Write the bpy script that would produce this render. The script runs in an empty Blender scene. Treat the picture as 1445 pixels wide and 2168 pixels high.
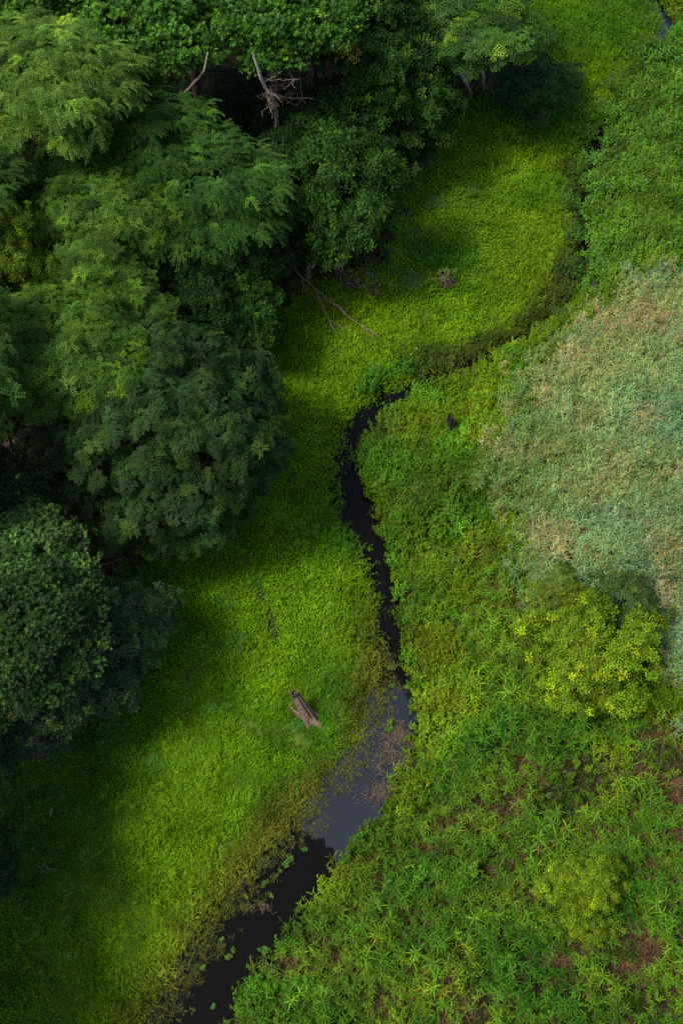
import bpy, math, random
import numpy as np
from mathutils import Vector, Euler

R = math.radians
SC = bpy.context.scene
rng = np.random.default_rng(7)
random.seed(7)

# ------------------------------------------------------------------ camera
CAM_H, PITCH, FOV = 53.0, R(56.0), R(46.0)
cam_d = bpy.data.cameras.new('camera')
cam_d.sensor_fit = 'VERTICAL'; cam_d.sensor_height = 36.0
cam_d.lens = 18.0 / math.tan(FOV / 2)
cam_d.clip_start = 0.5; cam_d.clip_end = 3000
cam = bpy.data.objects.new('camera', cam_d)
cam.location = (0, 0, CAM_H)
cam.rotation_euler = (math.pi / 2 - PITCH, 0, 0)
SC.collection.objects.link(cam)
SC.camera = cam

# ------------------------------------------------------------------ sky and sun
SUN_EL = R(57.0)
SUN_TRAVEL = Vector((0.90, 0.42))          # way the light travels over the ground
az = math.atan2(-SUN_TRAVEL.x, -SUN_TRAVEL.y)   # where the sun stands, clockwise from +Y
world = bpy.data.worlds.new('World'); SC.world = world; world.use_nodes = True
wn = world.node_tree
bg = wn.nodes['Background']
sky = wn.nodes.new('ShaderNodeTexSky'); sky.sky_type = 'NISHITA'; sky.sun_disc = False
sky.sun_elevation = SUN_EL; sky.sun_rotation = az
sky.air_density = 1.0; sky.dust_density = 4.0; sky.ozone_density = 1.0
wn.links.new(sky.outputs[0], bg.inputs[0]); bg.inputs[1].default_value = 0.15
sun_d = bpy.data.lights.new('sun', 'SUN'); sun_d.energy = 3.1; sun_d.angle = R(12.0)
sun_d.color = (1.0, 0.93, 0.77)
sun = bpy.data.objects.new('sun', sun_d)
sd = Vector((math.sin(az) * math.cos(SUN_EL), math.cos(az) * math.cos(SUN_EL), math.sin(SUN_EL)))
sun.rotation_euler = sd.to_track_quat('Z', 'Y').to_euler()
sun.location = (-60, -20, 80)
SC.collection.objects.link(sun)
SC.view_settings.view_transform = 'Standard'
SC.view_settings.look = 'None'
SC.view_settings.exposure = 0.74
SC.view_settings.gamma = 1.0
SC.view_settings.use_curve_mapping = False
SC.cycles.max_bounces = 4
SC.cycles.diffuse_bounces = 3
SC.cycles.glossy_bounces = 2
SC.cycles.transmission_bounces = 2
SC.cycles.use_denoising = False

# ------------------------------------------------------------------ helpers: pixels and noise
TH = math.tan(FOV / 2)
FWD = np.array([0, math.cos(PITCH), -math.sin(PITCH)])
UPV = np.array([0, math.sin(PITCH), math.cos(PITCH)])
CAMP = np.array([0, 0, CAM_H])
def at(x, y, z=0.0):
    """world point at height z seen at photo pixel (x, y)"""
    d = FWD + np.array([1, 0, 0]) * ((x - 722.5) / 1084 * TH) + UPV * ((1084 - y) / 1084 * TH)
    t = (z - CAM_H) / d[2]
    return CAMP + d * t
def proj(P):
    """photo pixels of world points (n,3)"""
    q = np.asarray(P, float) - CAMP
    w = q @ FWD
    w = np.where(w < 1e-3, 1e-3, w)
    return 722.5 + q[:, 0] / w / TH * 1084, 1084 - (q @ UPV) / w / TH * 1084
def vnoise(x, y, s, seed=0):
    x = np.asarray(x, float) / s; y = np.asarray(y, float) / s
    xi = np.floor(x).astype(np.int64); yi = np.floor(y).astype(np.int64)
    fx = x - xi; fy = y - yi
    fx = fx * fx * (3 - 2 * fx); fy = fy * fy * (3 - 2 * fy)
    def h(a, b):
        n = (a * 374761393 + b * 668265263 + seed * 974634777) & 0xffffffff
        n = ((n ^ (n >> 13)) * 1274126177) & 0xffffffff
        return ((n ^ (n >> 16)) & 0xffff) / 65535.0
    a = h(xi, yi); b = h(xi + 1, yi); c = h(xi, yi + 1); d = h(xi + 1, yi + 1)
    return (a * (1 - fx) + b * fx) * (1 - fy) + (c * (1 - fx) + d * fx) * fy
def fbm(x, y, s, seed=0, o=3):
    v = 0; a = 0.5; t = 0
    for k in range(o):
        v = v + a * vnoise(x, y, s / 2 ** k, seed + 17 * k); t += a; a *= 0.55
    return v / t
def inpoly(px, py, poly):
    r = np.zeros(len(px), bool); n = len(poly); j = n - 1
    for i in range(n):
        xi, yi = poly[i]; xj, yj = poly[j]
        c = ((yi > py) != (yj > py))
        with np.errstate(divide='ignore', invalid='ignore'):
            xx = (xj - xi) * (py - yi) / ((yj - yi) if yj != yi else 1e-9) + xi
        r ^= c & (px < xx); j = i
    return r
def sstep(a, b, x):
    t = np.clip((x - a) / (b - a), 0, 1); return t * t * (3 - 2 * t)

# ------------------------------------------------------------------ helpers: meshes and objects
COL = SC.collection
class MB:
    """collects quads and triangles with a colour per vertex"""
    def __init__(s): s.V = []; s.Q = []; s.T = []; s.C = []; s.n = 0
    def add(s, V, Q=None, T=None, C=(1, 1, 1)):
        V = np.asarray(V, float).reshape(-1, 3); n = len(V)
        C = np.asarray(C, float)
        s.C.append(np.tile(C, (n, 1)) if C.ndim == 1 else C)
        s.V.append(V)
        if Q is not None and len(Q): s.Q.append(np.asarray(Q, np.int64).reshape(-1, 4) + s.n)
        if T is not None and len(T): s.T.append(np.asarray(T, np.int64).reshape(-1, 3) + s.n)
        s.n += n
    def arrays(s):
        V = np.concatenate(s.V); C = np.concatenate(s.C)
        Q = np.concatenate(s.Q) if s.Q else np.zeros((0, 4), np.int64)
        T = np.concatenate(s.T) if s.T else np.zeros((0, 3), np.int64)
        return V, Q, T, C
    def mesh(s, name, mat, smooth=False):
        V, Q, T, C = s.arrays()
        me = bpy.data.meshes.new(name)
        me.vertices.add(len(V)); me.vertices.foreach_set('co', V.astype(np.float32).ravel())
        loops = np.concatenate([Q.ravel(), T.ravel()])
        me.loops.add(len(loops)); me.loops.foreach_set('vertex_index', loops.astype(np.int32))
        tot = np.concatenate([np.full(len(Q), 4), np.full(len(T), 3)]).astype(np.int32)
        st = np.concatenate([[0], np.cumsum(tot)[:-1]]).astype(np.int32)
        me.polygons.add(len(tot)); me.polygons.foreach_set('loop_start', st); me.polygons.foreach_set('loop_total', tot)
        if smooth: me.polygons.foreach_set('use_smooth', np.ones(len(tot), bool))
        a = me.color_attributes.new('col', 'FLOAT_COLOR', 'POINT')
        a.data.foreach_set('color', np.concatenate([C, np.ones((len(C), 1))], 1).astype(np.float32).ravel())
        me.update(calc_edges=True); me.validate()
        if mat: me.materials.append(mat)
        return me
def rotmats(zdir, spin):
    """(m,3,3) matrices whose local z is zdir, spun about it"""
    z = zdir / np.linalg.norm(zdir, axis=1, keepdims=True)
    ref = np.where(np.abs(z[:, 2:3]) > 0.95, [[1.0, 0, 0]], [[0, 0, 1.0]])
    x = np.cross(ref, z); x /= np.linalg.norm(x, axis=1, keepdims=True)
    y = np.cross(z, x)
    c = np.cos(spin)[:, None]; s = np.sin(spin)[:, None]
    return np.stack([x * c + y * s, y * c - x * s, z], 2)
def stamp(mb, protos, T, Rm, S, Cm, which):
    for k, p in enumerate(protos):
        m = which == k
        if not m.any(): continue
        V, Q, Tr, C = p
        Vw = np.einsum('mij,nj->mni', Rm[m], V) * S[m][:, None, None] + T[m][:, None, :]
        cnt = m.sum(); n = len(V); off = (np.arange(cnt) * n)[:, None, None]
        mb.add(Vw.reshape(-1, 3), (Q[None] + off).reshape(-1, 4) if len(Q) else None,
               (Tr[None] + off).reshape(-1, 3) if len(Tr) else None, (C[None] * Cm[m][:, None, :]).reshape(-1, 3))
def obj(name, me, parent=None, kind=None):
    o = bpy.data.objects.new(name, me); COL.objects.link(o)
    if parent: o.parent = parent
    if kind: o['kind'] = kind
    return o
def tag(o, label, cat, group=None):
    o['label'] = label; o['category'] = cat
    if group: o['group'] = group
    return o
def thing(name, label, cat, loc=(0, 0, 0), rz=0.0, group=None):
    o = bpy.data.objects.new(name, None); COL.objects.link(o)
    o.empty_display_size = 0.3
    o.location = loc; o.rotation_euler = (0, 0, rz)
    return tag(o, label, cat, group)

# ------------------------------------------------------------------ materials
def leaf_mat(name, base=(1, 1, 1), source='object', translucent=0.3, rough=0.5, spec=0.3):
    m = bpy.data.materials.new(name); m.use_nodes = True; nt = m.node_tree; N = nt.nodes
    out = N['Material Output']; p = N['Principled BSDF']
    a = N.new('ShaderNodeAttribute'); a.attribute_name = 'col'
    if source == 'object':
        t = N.new('ShaderNodeObjectInfo'); tc = t.outputs['Color']
    else:
        t = N.new('ShaderNodeAttribute'); t.attribute_type = 'INSTANCER'; t.attribute_name = 'tint'; tc = t.outputs['Color']
    mx = N.new('ShaderNodeMix'); mx.data_type = 'RGBA'; mx.blend_type = 'MULTIPLY'; mx.inputs[0].default_value = 1
    nt.links.new(a.outputs['Color'], mx.inputs[6]); nt.links.new(tc, mx.inputs[7])
    mc = mx.outputs[2]
    p.inputs['Roughness'].default_value = rough
    p.inputs['Specular IOR Level'].default_value = spec
    nt.links.new(mc, p.inputs['Base Color'])
    tr = N.new('ShaderNodeBsdfTranslucent')
    hs = N.new('ShaderNodeMix'); hs.data_type = 'RGBA'; hs.blend_type = 'MULTIPLY'; hs.inputs[0].default_value = 1
    nt.links.new(mc, hs.inputs[6]); hs.inputs[7].default_value = (1.25, 1.15, 0.45, 1)
    nt.links.new(hs.outputs[2], tr.inputs['Color'])
    ms = N.new('ShaderNodeMixShader'); ms.inputs[0].default_value = translucent
    nt.links.new(p.outputs[0], ms.inputs[1]); nt.links.new(tr.outputs[0], ms.inputs[2])
    nt.links.new(ms.outputs[0], out.inputs['Surface'])
    return m
def bark_mat(name, c1, c2, scale=3.0, stretch=6.0, bump=0.6):
    m = bpy.data.materials.new(name); m.use_nodes = True; nt = m.node_tree; N = nt.nodes
    p = N['Principled BSDF']; p.inputs['Roughness'].default_value = 0.9; p.inputs['Specular IOR Level'].default_value = 0.15
    tc = N.new('ShaderNodeTexCoord'); mp = N.new('ShaderNodeMapping'); mp.inputs['Scale'].default_value = (stretch, stretch, 1)
    n1 = N.new('ShaderNodeTexNoise'); n1.inputs['Scale'].default_value = scale; n1.inputs['Detail'].default_value = 6
    n1.inputs['Roughness'].default_value = 0.65
    cr = N.new('ShaderNodeValToRGB'); cr.color_ramp.elements[0].position = 0.35; cr.color_ramp.elements[1].position = 0.68
    cr.color_ramp.elements[0].color = (*c1, 1); cr.color_ramp.elements[1].color = (*c2, 1)
    b = N.new('ShaderNodeBump'); b.inputs['Strength'].default_value = bump; b.inputs['Distance'].default_value = 0.05
    nt.links.new(tc.outputs['Object'], mp.inputs[0]); nt.links.new(mp.outputs[0], n1.inputs[0])
    nt.links.new(n1.outputs['Fac'], cr.inputs[0]); nt.links.new(cr.outputs[0], p.inputs['Base Color'])
    nt.links.new(n1.outputs['Fac'], b.inputs['Height']); nt.links.new(b.outputs[0], p.inputs['Normal'])
    return m
M_LEAF = leaf_mat('tree_leaf', translucent=0.25, rough=.6, spec=.1)
M_GLOSS = leaf_mat('glossy_leaf', translucent=0.2, rough=0.45, spec=0.2)
M_GRASS = leaf_mat('grass_blade', source='inst', translucent=0.22, rough=0.6, spec=0.08)
M_PLANT = leaf_mat('plant_leaf', translucent=0.22, rough=0.6, spec=0.08)
M_DRY = leaf_mat('dry_leaf', translucent=0.1, rough=0.85, spec=0.1)
M_BARK = bark_mat('bark_brown', (0.035, 0.028, 0.02), (0.13, 0.10, 0.075))
M_PALE = bark_mat('bark_pale', (0.16, 0.14, 0.12), (0.50, 0.46, 0.42), 4, 2, 0.3)
M_DEAD = bark_mat('wood_weathered', (0.05, 0.032, 0.025), (0.22, 0.15, 0.12), 2.2, 9, 1.0)
M_TWIG = bark_mat('twig_grey', (0.07, 0.05, 0.04), (0.22, 0.165, 0.125), 5, 3, 0.3)
M_CHAR = bark_mat('wood_dark', (0.008, 0.007, 0.006), (0.05, 0.04, 0.035), 4, 5, 0.8)

# ------------------------------------------------------------------ creek line: photo pixel, width in metres of open water
CL = [(100, 2750, 2.8), (250, 2420, 2.7), (402, 2180, 2.5), (468, 2070, 2.5), (552, 1955, 2.6), (630, 1855, 2.5), (690, 1780, 2.3),
      (752, 1710, 2.4), (808, 1630, 2.1), (834, 1560, 1.8), (848, 1490, 1.5), (842, 1420, 1.0), (833, 1340, 0.75), (828, 1270, 0.7),
      (815, 1200, 0.8), (790, 1140, 1.05), (765, 1080, 1.5), (745, 1015, 1.05), (745, 955, 0.75), (768, 905, 0.75),
      (805, 868, 0.9), (850, 843, 0.85), (890, 824, 0.5), (960, 795, 0.42), (1060, 750, 0.40), (1165, 690, 0.40), (1225, 610, 0.45), (1240, 540, 0.45),
      (1238, 450, 0.4), (1243, 380, 0.5), (1256, 330, 1.0), (1275, 260, 0.3), (1300, 200, 0.3), (1350, 130, 0.3), (1405, 80, 0.5),
      (1412, 45, 0.65), (1395, 10, 0.65), (1380, -40, 0.7), (1390, -140, 1.2), (1420, -260, 1.2)]
WATER_Z = -0.28
CP = np.array([at(x, y, WATER_Z)[:2] for x, y, w in CL]); CW = np.array([w for _, _, w in CL])
# smooth resample
tt = np.arange(len(CP)); tf = np.linspace(0, len(CP) - 1, (len(CP) - 1) * 6 + 1)
def cr_interp(A):
    A = np.asarray(A, float); out = []
    for t in tf:
        i = min(int(t), len(A) - 2); f = t - i
        p0 = A[max(i - 1, 0)]; p1 = A[i]; p2 = A[i + 1]; p3 = A[min(i + 2, len(A) - 1)]
        out.append(0.5 * ((2 * p1) + (-p0 + p2) * f + (2 * p0 - 5 * p1 + 4 * p2 - p3) * f * f + (-p0 + 3 * p1 - 3 * p2 + p3) * f ** 3))
    return np.array(out)
CP = cr_interp(CP); CW = np.maximum(cr_interp(CW[:, None])[:, 0], 0.25)
def creek(x, y):
    """signed distance to the water's edge (m), side (+1 right bank), index along"""
    best = np.full(len(x), 1e9); side = np.ones(len(x)); idx = np.zeros(len(x)); wid = np.ones(len(x)); ds = np.full(len(x), 1e9)
    for i in range(len(CP) - 1):
        a = CP[i]; b = CP[i + 1]; d = b - a; L = d @ d
        if L < 1e-9: continue
        t = np.clip(((x - a[0]) * d[0] + (y - a[1]) * d[1]) / L, 0, 1)
        ex = x - a[0] - t * d[0]; ey = y - a[1] - t * d[1]
        dist = np.hypot(ex, ey)
        w = CW[i] + (CW[i + 1] - CW[i]) * t
        m = dist < ds
        ds = np.where(m, dist, ds)
        side = np.where(m, np.where(d[0] * ey - d[1] * ex < 0, 1.0, -1.0), side)
        idx = np.where(m, i + t, idx); wid = np.where(m, w, wid)
    over = sstep(.5, .33, wid)                 # where the channel is choked the plants close over it
    e = ds - wid / 2
    return np.maximum(e, 1.1 * over - 2 * (1 - over)), side, idx / 6

# ------------------------------------------------------------------ zones (photo pixels, drawn on the ground)
Z_FOREST = [(-900, -700), (1130, -700), (1120, 0), (1090, 120), (1060, 195), (985, 215), (945, 290), (870, 345), (830, 400), (825, 490), (835, 540), (740, 572),
            (640, 585), (600, 640), (560, 720), (540, 790), (520, 900), (480, 1040), (430, 1130), (330, 1165), (250, 1160), (230, 1230), (320, 1290),
            (330, 1390), (200, 1500), (90, 1600), (-30, 1640), (-120, 1750), (-30, 1800), (-20, 1900), (-120, 1990), (-900, 2300)]
Z_GREY = [(2600, 480), (1445, 640), (1340, 655), (1255, 700), (1200, 765), (1150, 845), (1095, 935), (1078, 1020), (1095, 1115), (1110, 1210), (1140, 1260),
          (1250, 1280), (1350, 1310), (1400, 1400), (1440, 1490), (2600, 1700)]
Z_REED = [(2600, 1600), (1445, 1560), (1300, 1540), (1180, 1500), (1070, 1510), (1000, 1570), (940, 1640), (870, 1730), (800, 1800), (730, 1880), (610, 2020), (490, 2170), (400, 2300), (300, 2700), (2600, 2700)]
Z_YEL = [(870, 1420), (905, 1330), (990, 1350), (1010, 1450), (985, 1550), (930, 1620), (870, 1720), (800, 1790), (845, 1680), (890, 1600), (880, 1500)]
Z_CANE = [(930, 1330), (1010, 1200), (1110, 1220), (1160, 1300), (1180, 1480), (1070, 1520), (1000, 1540), (985, 1450)]
Z_ER = [(1245, 600), (1245, 450), (1262, 330), (1300, 230), (1360, 140), (1430, 60), (1460, -50), (1480, -700), (2800, -700), (2600, 430), (1445, 580), (1330, 600), (1270, 630)]
Z_DARKBANK = [(1180, 400), (1230, 330), (1245, 450), (1240, 610), (1190, 690), (1060, 745), (900, 815), (830, 760), (960, 720), (1090, 690), (1160, 620), (1195, 500)]
Z_BARE = [(735, 575), (790, 560), (815, 575), (800, 610), (775, 625), (745, 600)]
TRAIL = [(540, 1240), (550, 1252), (562, 1275), (572, 1300), (580, 1330), (582, 1352)]

MOUND = at(1420, 930, 0)
def ground_h(x, y):
    x = np.asarray(x, float); y = np.asarray(y, float)
    d, s, i = creek(x.ravel(), y.ravel()); d = d.reshape(x.shape); s = s.reshape(x.shape)
    h = 0.18 * (fbm(x, y, 9, 3) - 0.5) + 0.08 * (vnoise(x, y, 1.3, 5) - 0.5)
    left = sstep(-0.7, 2.2, d); right = sstep(-0.4, 0.9, d)
    k = np.where(s > 0, right, left)
    h = (h + 0.02) * k + (WATER_Z - 0.45) * (1 - k)
    h += np.where(s > 0, 0.35 * sstep(0.5, 4, d), 0)
    r = np.hypot((x - MOUND[0]) / 11.0, (y - MOUND[1]) / 15.0)
    h += np.where(s > 0, 1.6 * (1 - sstep(0.1, 1.3, r)) * (.8 + .4 * fbm(x, y, 5, 8)), 0)
    return h
def zone_points(x, y):
    P = np.stack([x, y, np.full(len(x), 0.15)], 1)
    u, v = proj(P)
    du = (fbm(x, y, 3.0, 51) - 0.5) * 2; dv = (fbm(x, y, 3.0, 87) - 0.5) * 2
    sc = 45
    return u + du * sc, v + dv * sc, u, v

def trail_mask(x, y):
    u, v = proj(np.stack([x, y, np.full(len(x), .15)], 1)); u = u + 5 * (vnoise(x, y, .5, 3) - .5)
    m = np.zeros(len(u), bool)
    for (a, b), (c, d) in zip(TRAIL[:-1], TRAIL[1:]):
        t = np.clip(((u - a) * (c - a) + (v - b) * (d - b)) / ((c - a) ** 2 + (d - b) ** 2), 0, 1)
        m |= np.hypot(u - a - t * (c - a), v - b - t * (d - b)) < 9 * (.5 + vnoise(x, y, .6, 8))
    return m

# ------------------------------------------------------------------ ground and water
def axis(lo, hi, st, far):
    a = list(np.arange(lo, hi + 1e-6, st)); k = st
    lo_, hi_ = a[0], a[-1]
    while hi_ < far: k *= 1.5; hi_ += k; a.append(hi_)
    k = st
    while lo_ > -far: k *= 1.5; lo_ -= k; a.insert(0, lo_)
    return np.array(a)
gx = axis(-36, 48, 0.4, 900); gy = axis(-6, 104, 0.4, 900)
GX, GY = np.meshgrid(gx, gy, indexing='ij')
core = (np.abs(GX) < 60) & (GY > -20) & (GY < 130)
GZ = np.zeros_like(GX); GZ[core] = ground_h(GX[core], GY[core])
nx, ny = GX.shape
idn = np.arange(nx * ny).reshape(nx, ny)
Qg = np.stack([idn[:-1, :-1], idn[1:, :-1], idn[1:, 1:], idn[:-1, 1:]], -1).reshape(-1, 4)
u_, v_, _, _ = zone_points(GX.ravel(), GY.ravel())
gd, gs, gi = creek(GX.ravel(), GY.ravel())
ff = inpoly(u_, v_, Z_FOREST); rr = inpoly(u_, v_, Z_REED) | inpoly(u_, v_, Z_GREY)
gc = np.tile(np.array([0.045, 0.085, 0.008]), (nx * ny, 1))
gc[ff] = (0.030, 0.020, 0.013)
gc[rr] = (0.062, 0.046, 0.028)
wetm = gd < 1.6; gc[wetm] = (0.035, 0.027, 0.014)
gc[trail_mask(GX.ravel(), GY.ravel())] = (0.02, 0.018, 0.01)
gc[inpoly(u_, v_, Z_BARE)] = (0.06, 0.045, 0.035)
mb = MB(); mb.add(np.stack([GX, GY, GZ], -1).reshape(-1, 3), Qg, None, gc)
def ground_mat():
    m = bpy.data.materials.new('soil'); m.use_nodes = True; nt = m.node_tree; N = nt.nodes
    p = N['Principled BSDF']; p.inputs['Roughness'].default_value = 0.95; p.inputs['Specular IOR Level'].default_value = 0.15
    a = N.new('ShaderNodeAttribute'); a.attribute_name = 'col'
    n = N.new('ShaderNodeTexNoise'); n.inputs['Scale'].default_value = 5; n.inputs['Detail'].default_value = 8
    tc = N.new('ShaderNodeTexCoord'); nt.links.new(tc.outputs['Object'], n.inputs[0])
    cr = N.new('ShaderNodeValToRGB'); cr.color_ramp.elements[0].position = 0.3; cr.color_ramp.elements[1].position = 0.75
    cr.color_ramp.elements[0].color = (0.35, 0.33, 0.3, 1); cr.color_ramp.elements[1].color = (1.6, 1.5, 1.4, 1)
    mx = N.new('ShaderNodeMix'); mx.data_type = 'RGBA'; mx.blend_type = 'MULTIPLY'; mx.inputs[0].default_value = 1
    nt.links.new(n.outputs['Fac'], cr.inputs[0]); nt.links.new(a.outputs['Color'], mx.inputs[6]); nt.links.new(cr.outputs[0], mx.inputs[7])
    nt.links.new(mx.outputs[2], p.inputs['Base Color'])
    b = N.new('ShaderNodeBump'); b.inputs['Strength'].default_value = 0.8; b.inputs['Distance'].default_value = 0.08
    nt.links.new(n.outputs['Fac'], b.inputs['Height']); nt.links.new(b.outputs[0], p.inputs['Normal'])
    return m
ground = obj('ground', mb.mesh('ground', ground_mat(), True), kind='structure')

mb = MB(); seg = np.diff(CP, axis=0); tan = np.vstack([seg[:1], (seg[1:] + seg[:-1]), seg[-1:]])
tan /= np.linalg.norm(tan, axis=1, keepdims=True) + 1e-9
nor = np.stack([tan[:, 1], -tan[:, 0]], 1)
half = CW / 2 + 1.3
Lp = CP - nor * half[:, None]; Rp = CP + nor * half[:, None]
# each quad alone could overlap at bends; use a fan-free grid clipped by distance instead
wx = np.arange(-34, 46, 0.5); wy = np.arange(-8, 110, 0.5)
WX, WY = np.meshgrid(wx, wy, indexing='ij'); wd, _, _ = creek(WX.ravel(), WY.ravel())
ok = (wd < 1.6).reshape(WX.shape); idw = np.arange(WX.size).reshape(WX.shape)
qm = ok[:-1, :-1] & ok[1:, :-1] & ok[1:, 1:] & ok[:-1, 1:]
Qw = np.stack([idw[:-1, :-1], idw[1:, :-1], idw[1:, 1:], idw[:-1, 1:]], -1)[qm]
used = np.unique(Qw); remap = np.full(WX.size, -1); remap[used] = np.arange(len(used))
Vw = np.stack([WX.ravel(), WY.ravel(), np.full(WX.size, WATER_Z)], 1)[used]
_, _, wi = creek(Vw[:, 0], Vw[:, 1])
# sky reflection painted in by a mask, stronger on the open reach (control points 6..10) and at the far pool
sky_refl = .24 + .76 * (sstep(5.75, 6.15, wi) * (1 - sstep(10.0, 10.8, wi)) + sstep(33.3, 34, wi))
mb.add(Vw, remap[Qw], None, np.stack([sky_refl, sky_refl, sky_refl], 1))
def water_mat():
    m = bpy.data.materials.new('creek_water'); m.use_nodes = True; nt = m.node_tree; N = nt.nodes
    p = N['Principled BSDF']; p.inputs['Base Color'].default_value = (0.0028, 0.0026, 0.0024, 1)
    p.inputs['Roughness'].default_value = 0.03
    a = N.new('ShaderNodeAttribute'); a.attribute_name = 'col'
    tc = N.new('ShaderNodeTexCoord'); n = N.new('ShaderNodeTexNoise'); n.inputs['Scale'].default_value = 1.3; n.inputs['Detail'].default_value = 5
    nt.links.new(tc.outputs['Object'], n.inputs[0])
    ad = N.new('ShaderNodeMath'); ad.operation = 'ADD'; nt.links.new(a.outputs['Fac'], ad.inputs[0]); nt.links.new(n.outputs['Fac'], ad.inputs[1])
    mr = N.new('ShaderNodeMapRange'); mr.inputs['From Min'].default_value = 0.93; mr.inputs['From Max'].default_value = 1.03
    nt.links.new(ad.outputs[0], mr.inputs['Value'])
    mr.inputs['To Min'].default_value = 1.17; mr.inputs['To Max'].default_value = 1.75  # higher IOR where the mask paints in brighter sky reflection
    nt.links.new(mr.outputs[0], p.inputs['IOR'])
    n2 = N.new('ShaderNodeTexNoise'); n2.inputs['Scale'].default_value = 6; nt.links.new(tc.outputs['Object'], n2.inputs[0])
    b = N.new('ShaderNodeBump'); b.inputs['Strength'].default_value = 0.04; b.inputs['Distance'].default_value = 0.03
    nt.links.new(n2.outputs['Fac'], b.inputs['Height']); nt.links.new(b.outputs[0], p.inputs['Normal'])
    return m
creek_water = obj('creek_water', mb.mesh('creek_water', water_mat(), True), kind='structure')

# ------------------------------------------------------------------ plant pieces
def blade(L, W, az_, el, droop, c=(1, 1, 1), seg_=3, base=(0, 0, 0), tipc=None):
    """a tapering, drooping blade: returns V,Q,T,C"""
    V = []; C = []; p = np.array(base, float); e = el
    side = np.array([-math.sin(az_), math.cos(az_), 0.0])
    c = np.array(c, float); tc = np.array(tipc if tipc is not None else c, float)
    for k in range(seg_ + 1):
        f = k / seg_
        w = W * 0.5 * (0.55 + 0.9 * f if f < 0.5 else 2 * (1 - f)) if seg_ > 1 else W * .5 * (1 - f)
        if k < seg_:
            V += [p - side * w, p + side * w]; C += [c * (1 - f) + tc * f] * 2
        else:
            V += [p]; C += [tc]
        p = p + (L / seg_) * np.array([math.cos(az_) * math.cos(e), math.sin(az_) * math.cos(e), math.sin(e)])
        e -= droop / seg_
    Q = [[2 * k, 2 * k + 1, 2 * k + 3, 2 * k + 2] for k in range(seg_ - 1)]
    T = [[2 * seg_ - 2, 2 * seg_ - 1, 2 * seg_]]
    return np.array(V), Q, T, np.array(C)
def leafquad(L, W, org, d, n, c, fold=0.15):
    """rhombic leaf from org along d with normal n (two triangles folded on the rib)"""
    d = d / (np.linalg.norm(d) + 1e-9); s = np.cross(n, d); s /= np.linalg.norm(s) + 1e-9; n2 = np.cross(d, s)
    V = np.array([org, org + d * L * 0.45 + s * W / 2 + n2 * fold * W, org + d * L, org + d * L * 0.45 - s * W / 2 + n2 * fold * W])
    return V, [[0, 1, 2], [0, 2, 3]], c
def P(mb): return mb.arrays()
def jit(c, a, r): 
    g = 1 + r.uniform(-a, a); return np.array(c) * g * (1 + r.uniform(-a / 3, a / 3, 3))
def tuft(n, L, W, seed, spread=1.0, droop=1.2, dry=0.1, h0=0.0, rad=0.06, seg_=3):
    r = np.random.default_rng(seed); mb = MB()
    for k in range(n):
        a = r.uniform(0, 2 * math.pi); el = r.uniform(0.35, 1.45) if spread > 0.5 else r.uniform(1.0, 1.5)
        c = jit((1, 1, 1), 0.28, r)
        if r.random() < dry: c = c * np.array([1.6, 1.1, 1.0])
        b = (r.normal(0, rad), r.normal(0, rad), h0 * r.uniform(0.6, 1))
        mb.add(*blade(L * r.uniform(0.6, 1.15), W * r.uniform(0.75, 1.2), a, el, droop * r.uniform(0.5, 1.4), c, seg_, b, tipc=c * (1.1, 1.05, 0.9)))
    return mb
def broad(n, L, W, seed, h=0.2, rad=0.12, up=0.6):
    r = np.random.default_rng(seed); mb = MB()
    for k in range(n):
        a = r.uniform(0, 2 * math.pi); e = r.uniform(-0.2, 0.9)
        d = np.array([math.cos(a) * math.cos(e), math.sin(a) * math.cos(e), math.sin(e)])
        nn = np.array([r.normal(0, .5), r.normal(0, .5), 1.0])
        o = np.array([r.normal(0, rad), r.normal(0, rad), h * r.uniform(0.2, 1.0)])
        V, T, c = leafquad(L * r.uniform(.6, 1.2), W * r.uniform(.7, 1.2), o, d, nn, jit((1, 1, 1), .25, r))
        mb.add(V, None, T, c)
    return mb
def reed(seed, whorls=3, n=13, L=0.36, W=0.027, h=0.85):
    """several leaning stalks with untidy arching strap leaves"""
    r = np.random.default_rng(seed); mb = MB()
    for s in range(whorls):
        a1 = r.uniform(0, 6.28); q = r.uniform(.05, .34)
        sx, sy = math.cos(a1) * q, math.sin(a1) * q; hh = h * r.uniform(0.45, 1.2); lx, ly = r.normal(0, 0.14, 2)
        mb.add([[sx - .012, sy, 0], [sx + .012, sy, 0], [sx + lx + .008, sy + ly, hh], [sx + lx - .008, sy + ly, hh]], [[0, 1, 2, 3]], None, (0.8, 0.85, 0.8))
        tone = jit((1, 1, 1), .35, r); wind = r.uniform(0, 6.28)
        for k in range(n):
            f = (k + r.random()) / n; a = wind + k * 2.4 + r.normal(0, .4); t = 0.62 + 0.38 * f
            c = tone * jit((1, 1, 1), 0.2, r)
            if r.random() < 0.08: c = c * np.array([1.9, 1.1, 1.0])
            mb.add(*blade(L * r.uniform(.4, 1.25), W * r.uniform(.7, 1.3), a, .15 + f * r.uniform(.4, 1.1), r.uniform(.9, 2.1), c, 4,
                          (sx + lx * t, sy + ly * t, hh * t), tipc=c * (1.2, 1.1, .9)))
        for k in range(2):    # withered lower leaves
            mb.add(*blade(L * .8, W * .8, r.uniform(0, 6.28), -0.3, 1.0, (2.2, 1.0, 1.3), 3, (sx, sy, hh * .35)))
    return mb
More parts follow.
